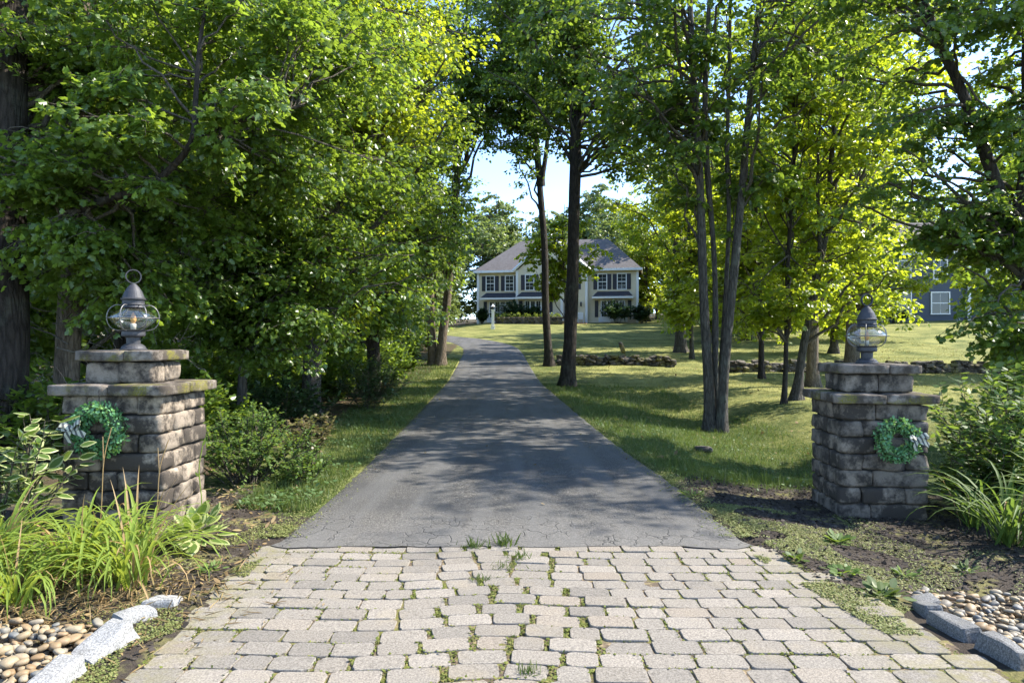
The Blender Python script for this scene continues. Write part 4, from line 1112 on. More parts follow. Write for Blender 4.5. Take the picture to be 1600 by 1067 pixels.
lantern('onion glass lantern on the left pillar against the dark trees', -3.15, 5.68, ZL, .2, .96)
lantern('onion glass lantern on the right pillar against the bright lawn', 3.42, 6.58, ZR, -.3, .96)

# ------------------------------------------------------------------ wreaths
def wreath(label, x, y, z, R, side, seed, rz):
    rng = np.random.default_rng(seed)
    root = thing('wreath', label, 'wreath', (x, y, z), rz)
    r = R*.35; Rm = R-r
    n = 1900
    a = rng.uniform(0, 2*PI, n); b = rng.uniform(0, 2*PI, n); rr = r*rng.uniform(.45, 1.02, n)
    c = np.column_stack([np.cos(a), np.zeros(n), np.sin(a)]); yv = np.array([0, -1., 0])
    nn = c*np.cos(b)[:, None]+yv*np.sin(b)[:, None]
    keepm = nn[:, 1] < .6; a, b, rr, c, nn = a[keepm], b[keepm], rr[keepm], c[keepm], nn[keepm]
    pos = c*Rm+nn*(rr*.85)[:, None]
    tang = np.column_stack([-np.sin(a), np.zeros(len(a)), np.cos(a)])
    dr = nn*.7+rng.normal(0, .6, nn.shape)+tang*.3; nr = nn+rng.normal(0, .5, nn.shape)
    m_ = MB(); V, F = leaf_geo(pos, dr, nr, R*.125*rng.uniform(.6, 1.25, len(pos)), T_OVAL); m_.add(V, F); lo = m_.build('leaves', M['wreathleaf'], root)
    m_ = MB(); tube1(m_, [(Rm*math.cos(t), .0, Rm*math.sin(t)) for t in np.linspace(0, 2*PI, 25)], r*.55, 8, cap=False); m_.build('wire_frame', M['darkshrub'], root, True)
    m_ = MB(); tube1(m_, [(0, .01, R*.9), (.005, .0, R*1.32)], .003, 5); m_.build('hanger', M['core'], root)
    # bow: loops and tails of ribbon
    def strip(pts, w, nv):
        pts = catmull(pts, 5); m2 = MB(); V = []
        for p in pts: V += [tuple(p-np.array(nv)*w/2), tuple(p+np.array(nv)*w/2)]
        F = [(2*i, 2*i+1, 2*i+3, 2*i+2) for i in range(len(pts)-1)]
        m2.add(V, F, 0); m2.add(np.array(V)+np.array([0, .0025, 0]), [f[::-1] for f in F], 1); return m2
    bx_, bz_ = side*Rm*1.0, Rm*.12
    bow = bpy.data.objects.new('bow', None); COL.objects.link(bow); bow.parent = root; bow.location = (bx_, -r*1.0, bz_)
    s = R*.45
    for pts, nv in (([(0, 0, 0), (-.5*s, -.12*s, .32*s), (-.85*s, -.2*s, .2*s), (-.5*s, -.05*s, .02*s), (0, 0, 0)], (.25, .6, .75)),
                    ([(0, 0, 0), (.4*s, -.14*s, .45*s), (.75*s, -.2*s, .5*s), (.5*s, -.05*s, .12*s), (0, 0, 0)], (-.3, .6, .74)),
                    ([(0, 0, 0), (-.25*s, -.1*s, -.35*s), (-.3*s, -.05*s, -.7*s), (-.15*s, -.0*s, -1.0*s)], (.9, .2, -.2)),
                    ([(0, 0, 0), (.35*s, -.1*s, -.2*s), (.7*s, -.06*s, -.3*s), (.95*s, .02*s, -.5*s)], (.3, .2, .85))):
        nv = np.array(nv)/np.linalg.norm(nv)
        strip(pts, s*.42, nv).build('ribbon', [M['ribbon'], M['ribbonback']], bow, False)
    m_ = MB(); V, F = stone(3, rng, .9, .1); m_.add(V*s*.15, F); m_.build('knot', M['ribbon'], bow, True)
    return root
x_, y_, z_ = W(157, 671, 5.30); wreath('boxwood wreath on the left pillar with its bow on the left side', x_, y_-.03, z_, .235, -1, 1, rad(-1))
x_, y_, z_ = W(1398, 687, 6.13); wreath('pale green wreath on the right pillar with its bow on the right side', x_, y_-.05, z_, .215, 1, 2, rad(-4))

# ------------------------------------------------------------------ granite edging, pebbles
def kerbstone(label, x, y, dims, rz, seed, tilt=0):
    rng = np.random.default_rng(seed)
    V, F = rough_block(dims, .018, 5, .02, rng, 6.)
    tp = 1-.18*(V[:, 2:3]/dims[2]+.5); V = V*np.concatenate([tp, tp, np.ones_like(tp)], 1)
    V[:, 0] += .12*V[:, 1]*rng.normal(0, 1)*(V[:, 2] > 0); V[:, 2] += V[:, 1]*rng.normal(0, .12)
    m_ = MB(); m_.add(V, F)
    o = m_.build('granite_edging_stone', M['sunlitgranite' if x < 0 else 'granite'], None, False); o.location = (x, y, gz(x, y)+dims[2]/2-.08); o.rotation_euler = (tilt, rng.normal(0, .08), rz)
    tag(o, label, 'edging stone', 'granite stones edging the beds'); return o
kerbstone('sunlit pale granite stone nearest the camera beside the left pebbles', -2.0, 2.98, (.15, .30, .15), rad(-6), 1)
kerbstone('sunlit pale wedge shaped granite stone, second from the camera in the left edging', -2.0, 3.33, (.19, .33, .14), rad(-22), 2)
kerbstone('sunlit pale granite stone half under the daylilies in the left edging', -2.04, 3.69, (.17, .22, .13), rad(-38), 3)
kerbstone('small sunlit whitish granite stone farthest along the left edging', -1.99, 3.9, (.2, .17, .12), rad(10), 4)
kerbstone('shaded grey granite stone at the bottom right corner beside the right pebbles', 2.4, 2.95, (.12, .29, .17), rad(5), 5)
kerbstone('shaded grey granite stone second from the camera beside the right pebbles', 2.35, 3.26, (.12, .28, .17), rad(7), 6)
kerbstone('shaded grey granite stone in the middle of the right edging', 2.31, 3.57, (.12, .29, .16), rad(3), 7)
kerbstone('farthest shaded grey granite stone of the right edging, grown over with weeds', 2.34, 3.86, (.11, .23, .14), rad(-14), 8)
kerbstone('shaded grey granite stone turning the far corner of the right pebbles', 2.46, 4.05, (.2, .11, .12), rad(18), 9)

rng = np.random.default_rng(9)
PBM = []
for k in range(10):
    V, F = stone(3, rng, rng.uniform(.72, .95), .2); m_ = MB(); m_.add(V, F); PBM.append((m_.mesh('pebble', M['pebble'], True), *stone(2, rng, .9, .15)))
def pebbles(label, poly_fn, x0, x1, y0, y1, n, seed, nobj):
    rng = np.random.default_rng(seed)
    bed = bpy.data.objects.new('pebble_bed', None); COL.objects.link(bed); tag(bed, label, None, None, 'structure')
    lst = []
    tries = 0
    while len(lst) < n and tries < 60000:
        tries += 1
        x, y = rng.uniform(x0, x1), rng.uniform(y0, y1)
        if not poly_fn(x, y): continue
        s = rng.uniform(.013, .03)*(1 if rng.random() < .85 else 1.35)
        layer = min(2, int(3*len(lst)/n))
        if any((x-q[0])**2+(y-q[1])**2 < (.75*(s+q[3]))**2 for q in lst if q[4] == layer): continue
        lst.append((x, y, layer*.018, s, layer))
    lst.sort(key=lambda q: -q[4])
    m_ = MB()
    for i, (x, y, z, s, layer) in enumerate(lst):
        dims = (s*rng.uniform(.95, 1.45), s*rng.uniform(.75, 1.), s*rng.uniform(.5, .75)); rot = (rng.normal(0, .2), rng.normal(0, .2), rng.uniform(0, PI))
        zz = gz(x, y)+z+.0
        if i < nobj: link('pebble', PBM[i % 10][0], bed, (x, y, zz), rot, dims)
        else:
            V = PBM[i % 10][1]*np.array(dims); Mx = np.array(Euler(rot).to_matrix()); m_.add(V @ Mx.T+np.array([x, y, zz]), PBM[i % 10][2])
    if m_.n: o = m_.build('pebble_layer', M['pebble'], bed, True); o['kind'] = 'stuff'
pebbles('bed of tan river pebbles inside the right granite edging', lambda x, y: x > 2.46 and y < 4.28-.25*max(0, x-3.0) and x < 4.2, 2.46, 3.9, 2.7, 4.28, 1150, 3, 300)
pebbles('bed of tan and grey river pebbles inside the left granite edging', lambda x, y: x < -2.07 and y < 3.55+.15*(x+2.1), -3.3, -2.07, 2.6, 3.6, 820, 4, 290)

# ------------------------------------------------------------------ small ground cover
def blades(n, xf, h, w, mt, name, label, seed, seg=2, lean=.5, parent=None):
    rng = np.random.default_rng(seed); x, y = xf(n, rng)
    n = len(x); z = G(x, y)-.01
    a = rng.uniform(0, 2*PI, n); hh = h*rng.uniform(.45, 1.25, n); ww = w*rng.uniform(.7, 1.3, n)*(1+np.maximum(0, y-8)*.05)
    la = rng.uniform(0, 2*PI, n); le = np.abs(rng.normal(0, lean, n))*hh
    sx, sy = np.cos(a)*ww/2, np.sin(a)*ww/2; lx, ly = np.cos(la)*le, np.sin(la)*le
    b1 = np.column_stack([x-sx, y-sy, z]); b2 = np.column_stack([x+sx, y+sy, z])
    mm = np.column_stack([x+lx*.35, y+ly*.35, z+hh*.6]); m1 = mm-np.column_stack([sx, sy, 0*sx])*.75; m2 = mm+np.column_stack([sx, sy, 0*sx])*.75
    t = np.column_stack([x+lx, y+ly, z+hh])
    m_ = MB()
    if seg == 2:
        V = np.stack([b1, b2, m2, m1, t], 1).reshape(-1, 3); o = (np.arange(n)*5)[:, None]
        m_.add(V, np.array([[0, 1, 2, 3]])+o); m_.f.append((np.array([[3, 2, 4]])+o, 0))
    else:
        V = np.stack([b1, b2, t], 1).reshape(-1, 3); m_.add(V, np.array([[0, 1, 2]])+(np.arange(n)*3)[:, None])
    ob = m_.build(name, M[mt], None); tag(ob, label, None, None, 'stuff'); return ob

def ok_grass(x, y, margin=.03):
    return drive_dist(x, y) > margin
def swale(n, rng):
    y = 6.8+(rng.random(n)**1.35)*16; l = np.interp(y, [6, 9, 23], [1.85, 1.55, .98]); x = l+rng.random(n)**1.1*np.interp(y, [7, 9, 14, 23], [2.3, 3.6, 4.2, 4])
    k = ok_grass(x, y, rng.normal(.03, .05, n)) & ~((y < 7.6+rng.normal(0, .25, n)) & (x > 1.2))
    return x[k], y[k]
blades(54000, swale, .085, .006, 'grass', 'grass', 'green grass of the swale along the right side of the drive', 1, 1, .5)
def verge(n, rng):
    y = 6.0+(rng.random(n)**1.3)*27; r = np.interp(y, [6, 9.2, 23, 38], [-1.75, -1.8, -2.25, -2.7]); x = r-rng.random(n)**1.2*np.interp(y, [7, 9, 14, 35], [.7, 1.1, 1.5, 2.2])
    k = ok_grass(x, y, rng.normal(.03, .05, n)); return x[k], y[k]
blades(30000, verge, .085, .007, 'grass', 'grass', 'green grass verge along the left side of the drive', 2, 1, .5)
def lawn(n, rng):
    y = 9+(rng.random(n)**1.2)*38; x = .5+rng.random(n)*np.interp(y, [9, 33, 47], [9.5, 23, 26]); k = ok_grass(x, y, .2); return x[k], y[k]
# mulch chips and creeping ground cover
def chips(n, xf, mt, size, label, name, seed, T=T_KITE):
    rng = np.random.default_rng(seed); x, y = xf(n, rng); n = len(x)
    pos = np.column_stack([x, y, G(x, y)+rng.uniform(0, .012, n)]); dr = rng.normal(size=(n, 3)); dr[:, 2] *= .3
    nr = np.array([0, 0, 1.])+rng.normal(0, .35, (n, 3)); m_ = MB()
    V, F = leaf_geo(pos, dr, nr, size*rng.uniform(.5, 1.3, n), T); m_.add(V, F); o = m_.build(name, M[mt], None); tag(o, label, None, None, 'stuff'); return o
def rb(n, rng):
    y = rng.uniform(3.9, 7.7, n); l = np.where(y < 5.1, apron_edges(y)[1]-.05, 1.83); x = l+rng.random(n)*2.4
    k = ~((x > 2.3) & (y < 4.3)); return x[k], y[k]
def lb(n, rng):
    y = rng.uniform(3.2, 7.0, n); x = np.where(y < 5.1, apron_edges(y)[0]+.03, -1.83)-rng.random(n)*1.9; k = ~((x < -2.05) & (y < 3.5)); return x[k], y[k]
chips(9000, rb, 'chip', .035, 'dark bark mulch chips around the right pillar', 'mulch', 5)
chips(5000, lb, 'chip', .03, 'dark bark mulch chips in the left bed', 'mulch', 6)
def patchy(fn, thr, sc_):
    def g(n, rng):
        x, y = fn(n, rng); v = np.array([mnoise.noise(Vector((a*sc_, b*sc_, 7.))) for a, b in zip(x, y)]); k = v > thr; return x[k], y[k]
    return g
blades(95000, patchy(lawn, -.28, .8), .055, .009, 'drygrass', 'grass', 'dry yellowish lawn grass on the right between the trees', 3, 1, .7)
def rbn(n, rng):
    y = rng.uniform(3.5, 6.3, n); l = np.where(y < 5.1, apron_edges(y)[1]-.22, 1.8); x = l+np.abs(rng.normal(0, .75, n)); k = ~((x > 2.28) & (y < 4.3)) & (x < 4.4); return x[k], y[k]
chips(70000, patchy(rbn, .02, 1.9), 'moss', .0135, 'creeping pale ground cover over the mulch by the right edge of the paving', 'ground_cover', 7, T_KITE)
def lbn(n, rng):
    y = rng.uniform(2.8, 5.6, n); x = apron_edges(y)[0]+.12-np.abs(rng.normal(0, .3, n)); return x, y
chips(24000, patchy(lbn, .05, 2.3), 'moss', .0135, 'creeping ground cover along the left edge of the paving', 'ground_cover', 8, T_KITE)
def straw(n, rng):
    return rng.normal(-2.6, .42, n), rng.normal(3.95, .35, n)
chips(3600, straw, 'litter', .11, 'dry straw hanging round the base of the daylilies', 'straw', 29, tmpl([(0, 0), (.3, .035), (.7, .03), (1, 0)]))
chips(1500, lb, 'litter', .06, 'dry straw and fallen leaves under the daylilies', 'leaf_litter', 9, T_LANCE)
def wood(n, rng):
    y = rng.uniform(7, 24, n); x = -2.9-.02*y-rng.random(n)*5; return x, y
chips(3500, wood, 'litter', .09, 'fallen leaves on the floor of the shady wood', 'leaf_litter', 10, T_LEAF)
blades(9000, patchy(swale, .12, 2.2), .15, .008, 'grass', 'grass', 'taller clumps of grass in the swale beside the drive', 41, 2, .7)
blades(6000, patchy(verge, .12, 2.2), .13, .008, 'grass', 'grass', 'taller clumps of grass on the left verge', 42, 2, .7)
M['clover'] = leaf_mat('clover', [(.05, .10, .03), (.08, .14, .04), (.12, .17, .06)], (.2, .3, .05), .3, .6)
o = chips(5000, patchy(verge, .0, 1.7), 'clover', .045, 'clover and broad weeds among the grass of the left verge', 'weeds', 43, T_OVAL); o.location.z = .05
o = chips(4000, patchy(swale, .05, 1.7), 'clover', .04, 'clover and broad weeds among the grass of the swale', 'weeds', 44, T_OVAL); o.location.z = .05
chips(2600, patchy(lawn, -.1, .9), 'litter', .08, 'fallen leaves scattered over the right lawn under the trees', 'leaf_litter', 18, T_LEAF)
def edges(n, rng):
    y = 5.2+rng.random(n)**1.4*22; k = rng.random(n) < .5
    x = np.where(k, np.interp(y, [5, 9.2, 23, 38], [-1.77, -1.81, -2.25, -2.67]), np.interp(y, [5, 9.2, 23, 38], [1.77, 1.61, 1.05, .53]))
    x = x+np.abs(rng.normal(0, .09, n))*np.where(k, -1, 1)*np.where(rng.random(n) < .3, -1, 1); return x, y
o = chips(22000, edges, 'moss', .016, 'moss and crumbs along both edges of the asphalt', 'ground_cover', 19, T_KITE); o.location.z = .012
def drv_l(n, rng):
    y = rng.uniform(6, 32, n); x = rng.uniform(-2, 1.5, n); return x, y
def on_drive(n, rng):
    x, y = drv_l(n, rng); k = drive_dist(x, y) < -.15; return x[k], y[k]
o = chips(110, on_drive, 'litter', .04, 'scattered fallen leaves on the asphalt', 'leaf_litter', 12, T_LEAF); o.location.z = .03
def joints(n, rng):
    y = rng.uniform(2.7, 5.02, n); l_, r_ = apron_edges(y); x = l_+rng.random(n)*(r_-l_)
    fr = ~OCC[((y+1.4)/.005).astype(int), ((x+2.1)/.005).astype(int)]
    v = np.array([mnoise.noise(Vector((a*1.3, b*1.3, 3.))) for a, b in zip(x, y)])
    k = fr & ((v+.35*np.exp(-((x+.1)/.4)**2)+.5*sstep(np.abs(x-.1), .9, 1.6)) > -.05); return x[k], y[k]
M['jmoss'] = leaf_mat('joint moss', [(.07, .09, .012), (.12, .145, .018), (.2, .17, .055)], (.16, .2, .02), .2, .8)
o = chips(80000, joints, 'jmoss', .017, 'moss growing in the joints between the pavers', 'joint_moss', 15); o.location.z = -.006
def tuftxy(cx, cyy, r):
    return lambda n, rng: (cx+rng.normal(0, r, n), cyy+rng.normal(0, r*.6, n))
seam = [(-.05, 5.02, .045, .1), (-.28, 4.98, .05, .08), (.05, 4.72, .04, .07), (-.05, 4.55, .05, .05), (-.2, 4.3, .03, .05), (.08, 3.1, .03, .05)]
for i, (x, y, r, h) in enumerate(seam):
    lab = ['tallest grass tuft in the seam between pavers and asphalt', 'grass tuft in the seam left of the tallest one', 'weed tuft in a wide joint just below the seam', 'flat weed in a mossy joint in the middle of the paving', 'tiny weed left of the paving middle', 'weed tuft in a joint near the bottom of the photo'][i]
    root = thing('grass_tuft', lab, 'weed', (x, y, -.01))
    rng = np.random.default_rng(i); n = 46
    m_ = MB()
    pos = np.column_stack([rng.normal(0, r, n), rng.normal(0, r*.6, n), np.zeros(n)]); dr = rng.normal(0, .55, (n, 3)); dr[:, 2] = np.abs(dr[:, 2])+.5
    V, F = leaf_geo(pos, dr, rng.normal(size=(n, 3)), h*rng.uniform(.5, 1.3, n), tmpl([(0, 0), (.3, .05), (.7, .035), (1, 0)])); m_.add(V, F); m_.build('blades', M['grass'], root)
weeds = [(2.15, 4.45, .12, 'leafy weed rosette by the right paving edge beyond the pebbles', 'shrubl'), (2.65, 4.62, .13, 'pale weed rosette on the mulch above the right pebbles', 'shrubl'), (2.55, 5.35, .14, 'broad weed in the mulch just before the right pillar', 'shrubl'), (3.15, 4.75, .12, 'green weed right of the pale rosette on the mulch', 'grass'),
         (1.95, 4.7, .1, 'small green weed at the corner of mulch and paving', 'grass'), (-1.95, 4.45, .1, 'small green weed by the left paving edge', 'shrubl'), (2.2, 4.05, .16, 'sprawling weed growing over the farthest right granite stone', 'grass'), (1.75, 6.6, .14, 'bright weed at the asphalt edge before the swale', 'shrubl')]
for i, (x, y, s, lab, mt) in enumerate(weeds):
    root = thing('weed_plant', lab, 'weed', (x, y, gz(x, y))); rng = np.random.default_rng(100+i); n = 44
    a = rng.uniform(0, 2*PI, n); el = rng.uniform(.05, .8, n); dr = np.column_stack([np.cos(a)*np.cos(el), np.sin(a)*np.cos(el), np.sin(el)])
    pos = dr*rng.uniform(0, .6*s, (n, 1))*np.array([1.3, 1.3, .6]); pos[:, 2] += .01
    m_ = MB(); V, F = leaf_geo(pos, dr, np.array([0, 0, 1.])+rng.normal(0, .3, (n, 3)), s*rng.uniform(.2, .58, n), T_LANCE if i % 2 else T_OVAL); m_.add(V, F); m_.build('foliage', M[mt], root)

# ------------------------------------------------------------------ field stone walls
def stone_wall(label, pts, h, seed, n_course, smin, smax, nobj):
    rng = np.random.default_rng(seed)
    P = catmull([(a, b, 0) for a, b in pts], 10)[:, :2]; L = np.concatenate([[0], np.cumsum(np.linalg.norm(np.diff(P, axis=0), axis=1))])
    root = thing('fieldstone_wall', label, 'stone wall', (P[0][0], P[0][1], gz(*P[0])))
    b = np.array([P[0][0], P[0][1], gz(*P[0])])
    MS = []
    for k in range(8):
        V, F = stone(2 if k % 2 else 3, rng, .45, .22); m_ = MB(); m_.add(V, F); MS.append((m_.mesh('stone', M['fieldstone'], False), V, F))
    items = []
    for c in range(n_course):
        s = 0
        while s < L[-1]:
            sz = rng.uniform(smin, smax); hh = h/n_course
            x = np.interp(s+sz/2, L, P[:, 0]); y = np.interp(s+sz/2, L, P[:, 1])
            hv = .92+.14*mnoise.noise(Vector((s*.5, seed, 0)))
            if c == n_course-1 and rng.random() < .35: s += sz; continue
            items.append((x+rng.normal(0, .02), y+rng.normal(0, .09), gz(x, y)+(c+.45)*hh*hv, sz*.58, rng.uniform(.2, .28), hh*.66*rng.uniform(.8, 1.2), rng.normal(0, .12), rng.normal(0, .15), rng.uniform(-.3, .3))); s += sz*.84
    items.sort(key=lambda q: q[1])
    m_ = MB()
    for i, q in enumerate(items):
        if i < nobj: link('stone', MS[i % 8][0], root, (q[0]-b[0], q[1]-b[1], q[2]-b[2]), q[6:9], q[3:6])
        else:
            V = MS[i % 8][1]*np.array(q[3:6]) @ np.array(Euler(q[6:9]).to_matrix()).T+np.array(q[:3])-b; m_.add(V, MS[i % 8][2])
    if m_.n: o = m_.build('stone_pile', M['fieldstone'], root); o['kind'] = 'stuff'
    return root, b
w1, b1 = stone_wall('low fieldstone wall ending behind the thickest straight trunk', [(2.0, 30.6), (4.2, 30.5), (6.0, 30.1), (7.0, 29.6)], .46, 1, 4, .16, .4, 160)
V, F = stone(3, np.random.default_rng(8), .5, .2); m_ = MB(); m_.add(V*np.array([.12, .1, .3]), F); o = m_.build('stone', M['fieldstone'], w1); x_, y_, z_ = W(972, 545, 30.3); o.location = (x_-b1[0], y_-b1[1], z_-b1[2]+.05); o.rotation_euler = (0, -.35, 0); o['label'] = 'upright pointed stone on top of the wall'
stone_wall('long fieldstone wall across the right lawn behind the right lantern', [(8.7, 27.5), (13, 27.4), (18, 27.3), (24, 27.4), (30, 28)], .5, 2, 4, .18, .42, 290)
m_ = MB(); V, F = stone(3, np.random.default_rng(9), .6, .15); m_.add(V*np.array([.17, .12, .06]), F); o = m_.build('flat_stone', M['fieldstone'], None, True); o.location = (3.25, 11.6, gz(3.25, 11.6)+.04); tag(o, 'flat stone lying in the green swale', 'stone')

# ------------------------------------------------------------------ houses
def quad(mb, pts, m=0): mb.add(pts, [tuple(range(len(pts)))], m)
def window(parent, u, v, w, h, face, cols=2, rows=4, name='window'):
    """white casing with glass and muntins; u,v centre on the facade plane y=face (local)"""
    m_ = MB(); t = .09
    for (cx, cz, sx, sz) in ((u, v+h/2+t/2, w+2*t, t), (u, v-h/2-t/2, w+2*t+.06, t), (u-w/2-t/2, v, t, h), (u+w/2+t/2, v, t, h)):
        box(m_, (cx, face-.03, cz), (sx, .1, sz))
    o = m_.build(name, M['white'], parent)
    m_ = MB(); box(m_, (u, face+.0, v), (w, .03, h)); m_.build('pane', M['pane'], o)
    m_ = MB(); tt = .02
    for i in range(1, cols): box(m_, (u-w/2+w*i/cols, face-.022, v), (tt, .022, h))
    for j in range(1, rows): box(m_, (u, face-.024, v-h/2+h*j/rows), (w, .022, tt if j != rows//2 else .07))
    m_.build('muntin_grid', M['white'], o)
    return o
def shutter(parent, u, v, w, h, face):
    m_ = MB(); box(m_, (u, face-.03, v), (w, .05, h))
    for j in range(2): box(m_, (u, face-.06, v-h*.25+j*h*.5), (w*.72, .02, h*.40))
    m_.build('shutter', M['shutter'], parent)
def hip(mb, x0, x1, y0, y1, z, h, i0, i1, m=0):
    ym = (y0+y1)/2
    A, B, C, D_ = (x0, y0, z), (x1, y0, z), (x1, y1, z), (x0, y1, z); R0, R1 = (x0+i0, ym, z+h), (x1-i1, ym, z+h)
    V = [A, B, C, D_, R0, R1]; mb.add(V, [(0, 1, 5, 4), (2, 3, 4, 5), (1, 2, 5), (3, 0, 4), (0, 3, 2, 1)], m)

hx, hy = -3.65, 73.6
th_ = rad(-11)
HB = thing('house', 'beige two storey house with dark shutters at the end of the drive', 'house', (hx, hy, 3.35), th_)
EV = 5.65; WD = 16.9; DP = 9.2
m_ = MB(); box(m_, (2.2, DP/2, EV/2), (4.4, DP, EV)); box(m_, (WD-2.6, DP/2, EV/2), (5.2, DP, EV)); box(m_, (8.05, DP/2-.35, EV/2), (7.3, DP+.7, EV))
m_.build('wall', M['beige'], HB)
m_ = MB(); box(m_, (WD/2, DP/2, -.9), (WD-.06, DP-.06, 2.2)); box(m_, (8.05, DP/2-.35, -.9), (7.24, DP+.62, 2.2)); m_.build('foundation', M['found'], HB)
m_ = MB(); hip(m_, -.45, WD+.45, -.45, DP+.45, EV, 3.85, 4.3, 3.7)
m_.build('roof', M['roof'], HB)
# front gable over the middle bay
gx0, gx1, gz0, gp = 4.0, 12.1, EV, 3.6
gxm = (gx0+gx1)/2
m_ = MB(); quad(m_, [(4.42, -.705, EV), (11.68, -.705, EV), (gxm, -.705, EV+gp*.885)]); m_.build('gable_wall', M['beige'], HB)
m_ = MB()
for sg, ex in ((-1, gx0), (1, gx1)):
    a = [(ex, -1.0, gz0-.1), (gxm, -1.0, gz0+gp), (gxm, 4.4, gz0+gp), (ex, 3.0, gz0-.1)]
    b = [(x, y, z+.14) for x, y, z in a]
    m_.add(a+b, [(0, 1, 2, 3), (7, 6, 5, 4), (0, 4, 5, 1), (3, 2, 6, 7), (0, 3, 7, 4)])
m_.build('gable_roof', M['roof'], HB)
for ex in (gx0, gx1):
    m_ = MB(); tube1(m_, [(ex, -1.02, gz0-.1), (gxm, -1.02, gz0+gp)], .15, 4); m_.build('rake_board', M['white'], HB)
for c_, s_ in (((2.0, -.45, EV-.06), (4.9, .1, .24)), ((WD-2.2, -.45, EV-.06), (5.3, .1, .24)), ((WD+.45, DP/2, EV-.06), (.1, DP+.9, .24))):
    m_ = MB(); box(m_, c_, s_); m_.build('eave_board', M['white'], HB)
for x, y in ((.0, -.01), (4.4, -.72), (11.7, -.72), (WD, -.01)):
    m_ = MB(); box(m_, (x, y, EV/2), (.24, .16, EV)); m_.build('corner_board', M['white'], HB)
for u, f in ((1.35, 0), (3.45, 0), (5.75, -.7), (10.2, -.7), (13.3, 0), (15.3, 0)):
    window(HB, u, 4.35, .82, 1.55, f-.0, 2, 4)
    for s in (-1, 1): shutter(HB, u+s*.72, 4.35, .42, 1.6, f)
for (u0, u1, f) in ((1.0, 3.9, 0), (5.0, 7.8, -.7), (12.9, 15.9, 0)):
    uc = (u0+u1)/2; n = 4; w = (u1-u0-.5)/n
    for i in range(n): window(HB, u0+.25+w*(i+.5), 1.55, w-.16, 1.65, f-.08, 2, 3, 'bay_window')
    m_ = MB(); box(m_, (uc, f-.0, .42), (u1-u0, .2, .5)); m_.build('bay_sill_panel', M['white'], HB)
    for s in (-1, 1): shutter(HB, uc+s*((u1-u0)/2+.2), 1.55, .36, 1.75, f)
    m_ = MB(); V = [(u0-.6, f-.9, 2.75), (u1+.6, f-.9, 2.75), (u1+.1, f-.003, 3.35), (u0-.1, f-.003, 3.35), (u0-.6, f-.003, 2.75), (u1+.6, f-.003, 2.75)]
    m_.add(V, [(0, 1, 2, 3), (0, 3, 4), (1, 5, 2), (0, 4, 5, 1)]); m_.build('bay_roof', M['darkroof'], HB)
    m_ = MB(); box(m_, (uc, f-.9, 2.68), (u1-u0+1.2, .06, .2)); m_.build('bay_fascia', M['white'], HB)
m_ = MB(); box(m_, (9.9, -.75, 1.15), (1.05, .08, 2.2)); dr_ = m_.build('door', M['white'], HB)
m_ = MB(); box(m_, (10.28, -.82, 1.1), (.06, .06, .2)); m_.build('handle', M['black'], dr_)
m_ = MB(); box(m_, (9.15, -.76, 1.15), (.28, .1, 2.3)); box(m_, (10.65, -.76, 1.15), (.28, .1, 2.3)); box(m_, (9.9, -.76, 2.42), (1.8, .12, .25)); m_.build('door_surround', M['white'], HB)
m_ = MB(); box(m_, (11.15, -.86, 1.95), (.16, .2, .34)); lathe(m_, [(0, 2.3), (.12, 2.12), (0, 2.12)], 8, 0, (11.15, -.86, 0)); m_.build('sconce', M['black'], HB)
m_ = MB(); box(m_, (9.6, -2.0, -.25), (4.6, 2.5, .5)); box(m_, (8.6, -3.5, -.45), (2.0, .5, .4)); m_.build('porch_step', M['brick'], HB)

# things near the beige house (house local -> world)
def hw(u, w, z=None):
    x = hx+u*math.cos(th_)-w*math.sin(th_); y = hy+u*math.sin(th_)+w*math.cos(th_)
    return (x, y, gz(x, y) if z is None else z)
def chair(label, u, w):
    p = hw(u, w, 3.35); root = thing('porch_chair', label, 'chair', p, th_+.2)
    m_ = MB(); box(m_, (0, 0, .42), (.55, .5, .05)); m_.build('seat', M['white'], root)
    m_ = MB()
    for k in range(5): box(m_, (-.22+k*.11, .26, .78), (.085, .04, .72))
    m_.build('backrest', M['white'], root)
    for sx in (-1, 1):
        m_ = MB(); box(m_, (sx*.3, 0, .62), (.08, .6, .04)); m_.build('armrest', M['white'], root)
        for sy in (-1, 1):
            m_ = MB(); box(m_, (sx*.25, sy*.22, .2), (.06, .06, .4)); m_.build('leg', M['white'], root)
chair('white porch chair right of the front door of the beige house', 11.2, -1.6)
chair('white porch chair left of the front door of the beige house', 8.2, -1.5)
for lab, u in (('black planter with flowers right of the porch door', 10.7), ('black planter with flowers left of the porch door', 8.8)):
    p = hw(u, -2.3, 3.35); root = thing('planter', lab, 'planter', p)
    m_ = MB(); lathe(m_, [(0, 0), (.14, 0), (.2, .45), (.22, .5), (.18, .5), (0, .46)], 14); m_.build('pot', M['black'], root, True)
    rng = np.random.default_rng(int(u*10)); n = 160; m_ = MB(); d_ = unit(rng.normal(size=(n, 3))); V, F = leaf_geo(d_*np.array([.3, .3, .28])*rng.uniform(.4, 1, (n, 1))+np.array([0, 0, .72]), d_, d_+[0, 0, .6], np.full(n, .14), T_LEAF); m_.add(V, F); m_.build('foliage', M['yew'], root)
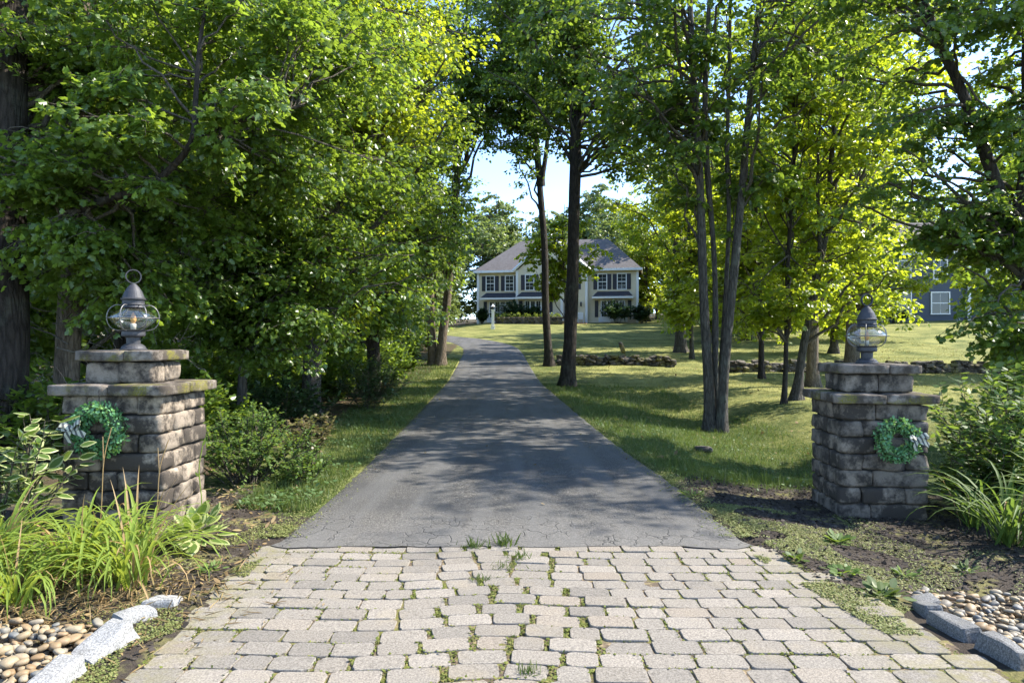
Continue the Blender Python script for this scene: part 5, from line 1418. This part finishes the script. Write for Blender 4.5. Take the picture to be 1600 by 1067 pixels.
# lamp post
x_, y_, _ = W(770, 520, 58); root = thing('lamp_post', 'white wooden lamp post where the drive turns before the beige house', 'lamp post', (x_, y_, gz(x_, y_)-.05))
m_ = MB(); box(m_, (0, 0, .15), (.34, .34, .3)); box(m_, (0, 0, .9), (.22, .22, 1.5)); box(m_, (0, 0, 1.68), (.34, .34, .07)); m_.build('post', M['white'], root)
m_ = MB(); box(m_, (0, 0, 1.85), (.18, .18, .24)); m_.build('lamp_glass', M['pane'], root)
m_ = MB(); lathe(m_, [(.2, 1.97), (.16, 2.0), (.03, 2.15), (.03, 2.22), (0, 2.24)], 8); m_.build('lamp_cap', M['white'], root)
# retaining wall with blocks, hedge above
root = thing('retaining_wall', 'low stone retaining wall under the golden shrubs before the beige house', 'retaining wall', hw(2.9, -4.4))
rng = np.random.default_rng(4); V, F = rough_block((.5, .3, .19), .03, 2, .015, rng); mm_ = MB(); mm_.add(V, F); bm_ = mm_.mesh('stone', M['fieldstone'], True)
root.rotation_euler.z = th_
for c in range(4):
    for i in range(14): link('stone', bm_, root, (i*.5+(c % 2)*.25, rng.normal(0, .015), c*.19), (0, 0, rng.normal(0, .03)), (1, 1, 1))
for i in range(9):
    p = hw(2.7+i*.82, -3.75); c = (p[0], p[1], p[2]+.85)
    if i == 0:
        gsr = shrub('golden_shrub', 'low golden green shrub in the row above the retaining wall', 300, c, (.55, .5, .42), 420, T_LEAF, .12, 'yew', 12, group='row of golden shrubs above the retaining wall'); g0 = p
    else: copy_thing(gsr, (p[0], p[1], gsr.location.z+(p[2]-g0[2])), i*1.3, .9+.03*(i % 4))
for lab, u, w, r, sd_ in (('large dark shrub before the left bay window of the beige house', 4.0, -1.5, (1.6, 1.2, 1.35), 1), ('dark shrub before the middle bay window of the beige house', 6.3, -2.0, (.95, .9, 1.15), 2), ('big dark round shrub before the right bay window of the beige house', 14.9, -1.7, (1.8, 1.2, 1.3), 3), ('dark shrub at the right corner of the beige house', 17.3, -1.2, (1.1, 1.0, 1.1), 4), ('thin leafy shrub at the left corner of the beige house', .8, -1.6, (.6, .6, 1.0), 5)):
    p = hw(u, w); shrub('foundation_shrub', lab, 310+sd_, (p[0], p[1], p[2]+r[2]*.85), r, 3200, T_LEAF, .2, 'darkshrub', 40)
# slate blue house
SX, SY = 31.0, 57.0
SB = thing('house', 'slate blue house with white trim half hidden behind trees at the right', 'house', (SX, SY, gz(38, 57)-.25), rad(-8))
m_ = MB(); box(m_, (8, 4.5, 2.9), (16, 9, 5.8)); m_.build('wall', M['slate'], SB)
m_ = MB(); box(m_, (8, 4.5, -.35), (15.94, 8.94, 1.2)); m_.build('foundation', M['found'], SB)
m_ = MB(); V = [(-.5, -.6, 5.7), (16.5, -.6, 5.7), (16.5, 4.5, 9.0), (-.5, 4.5, 9.0), (16.5, 9.6, 5.7), (-.5, 9.6, 5.7)]
m_.add(V, [(0, 1, 2, 3), (3, 2, 4, 5), (0, 3, 5), (1, 4, 2), (0, 5, 4, 1)]); m_.build('roof', M['roof'], SB)
m_ = MB(); box(m_, (8, -.58, 5.66), (17, .08, .24)); m_.build('eave_board', M['white'], SB)
for x in (0, 6.6, 16):
    m_ = MB(); box(m_, (x, -.02, 2.9), (.26, .14, 5.8)); m_.build('corner_board', M['white'], SB)
for u in (1.6, 4.4, 8.4, 11.2, 14.2):
    window(SB, u, 4.35, .95, 1.5, -.02, 2, 2)
    window(SB, u, 1.6, 1.0 if u != 4.4 else 1.3, 1.7, -.02, 2, 2)
for lab, x, y, r, sd_ in (('dark shrub at the left corner of the slate blue house', 31.2, 55.6, (1.4, 1, .8), 1), ('dark rounded shrub at the middle of the slate blue house', 39.5, 53.5, (1.8, 1.1, 1.1), 2)):
    shrub('foundation_shrub', lab, 330+sd_, (x, y, gz(x, y)+r[2]*.8), r, 1800, T_LEAF, .17, 'darkshrub', 24)
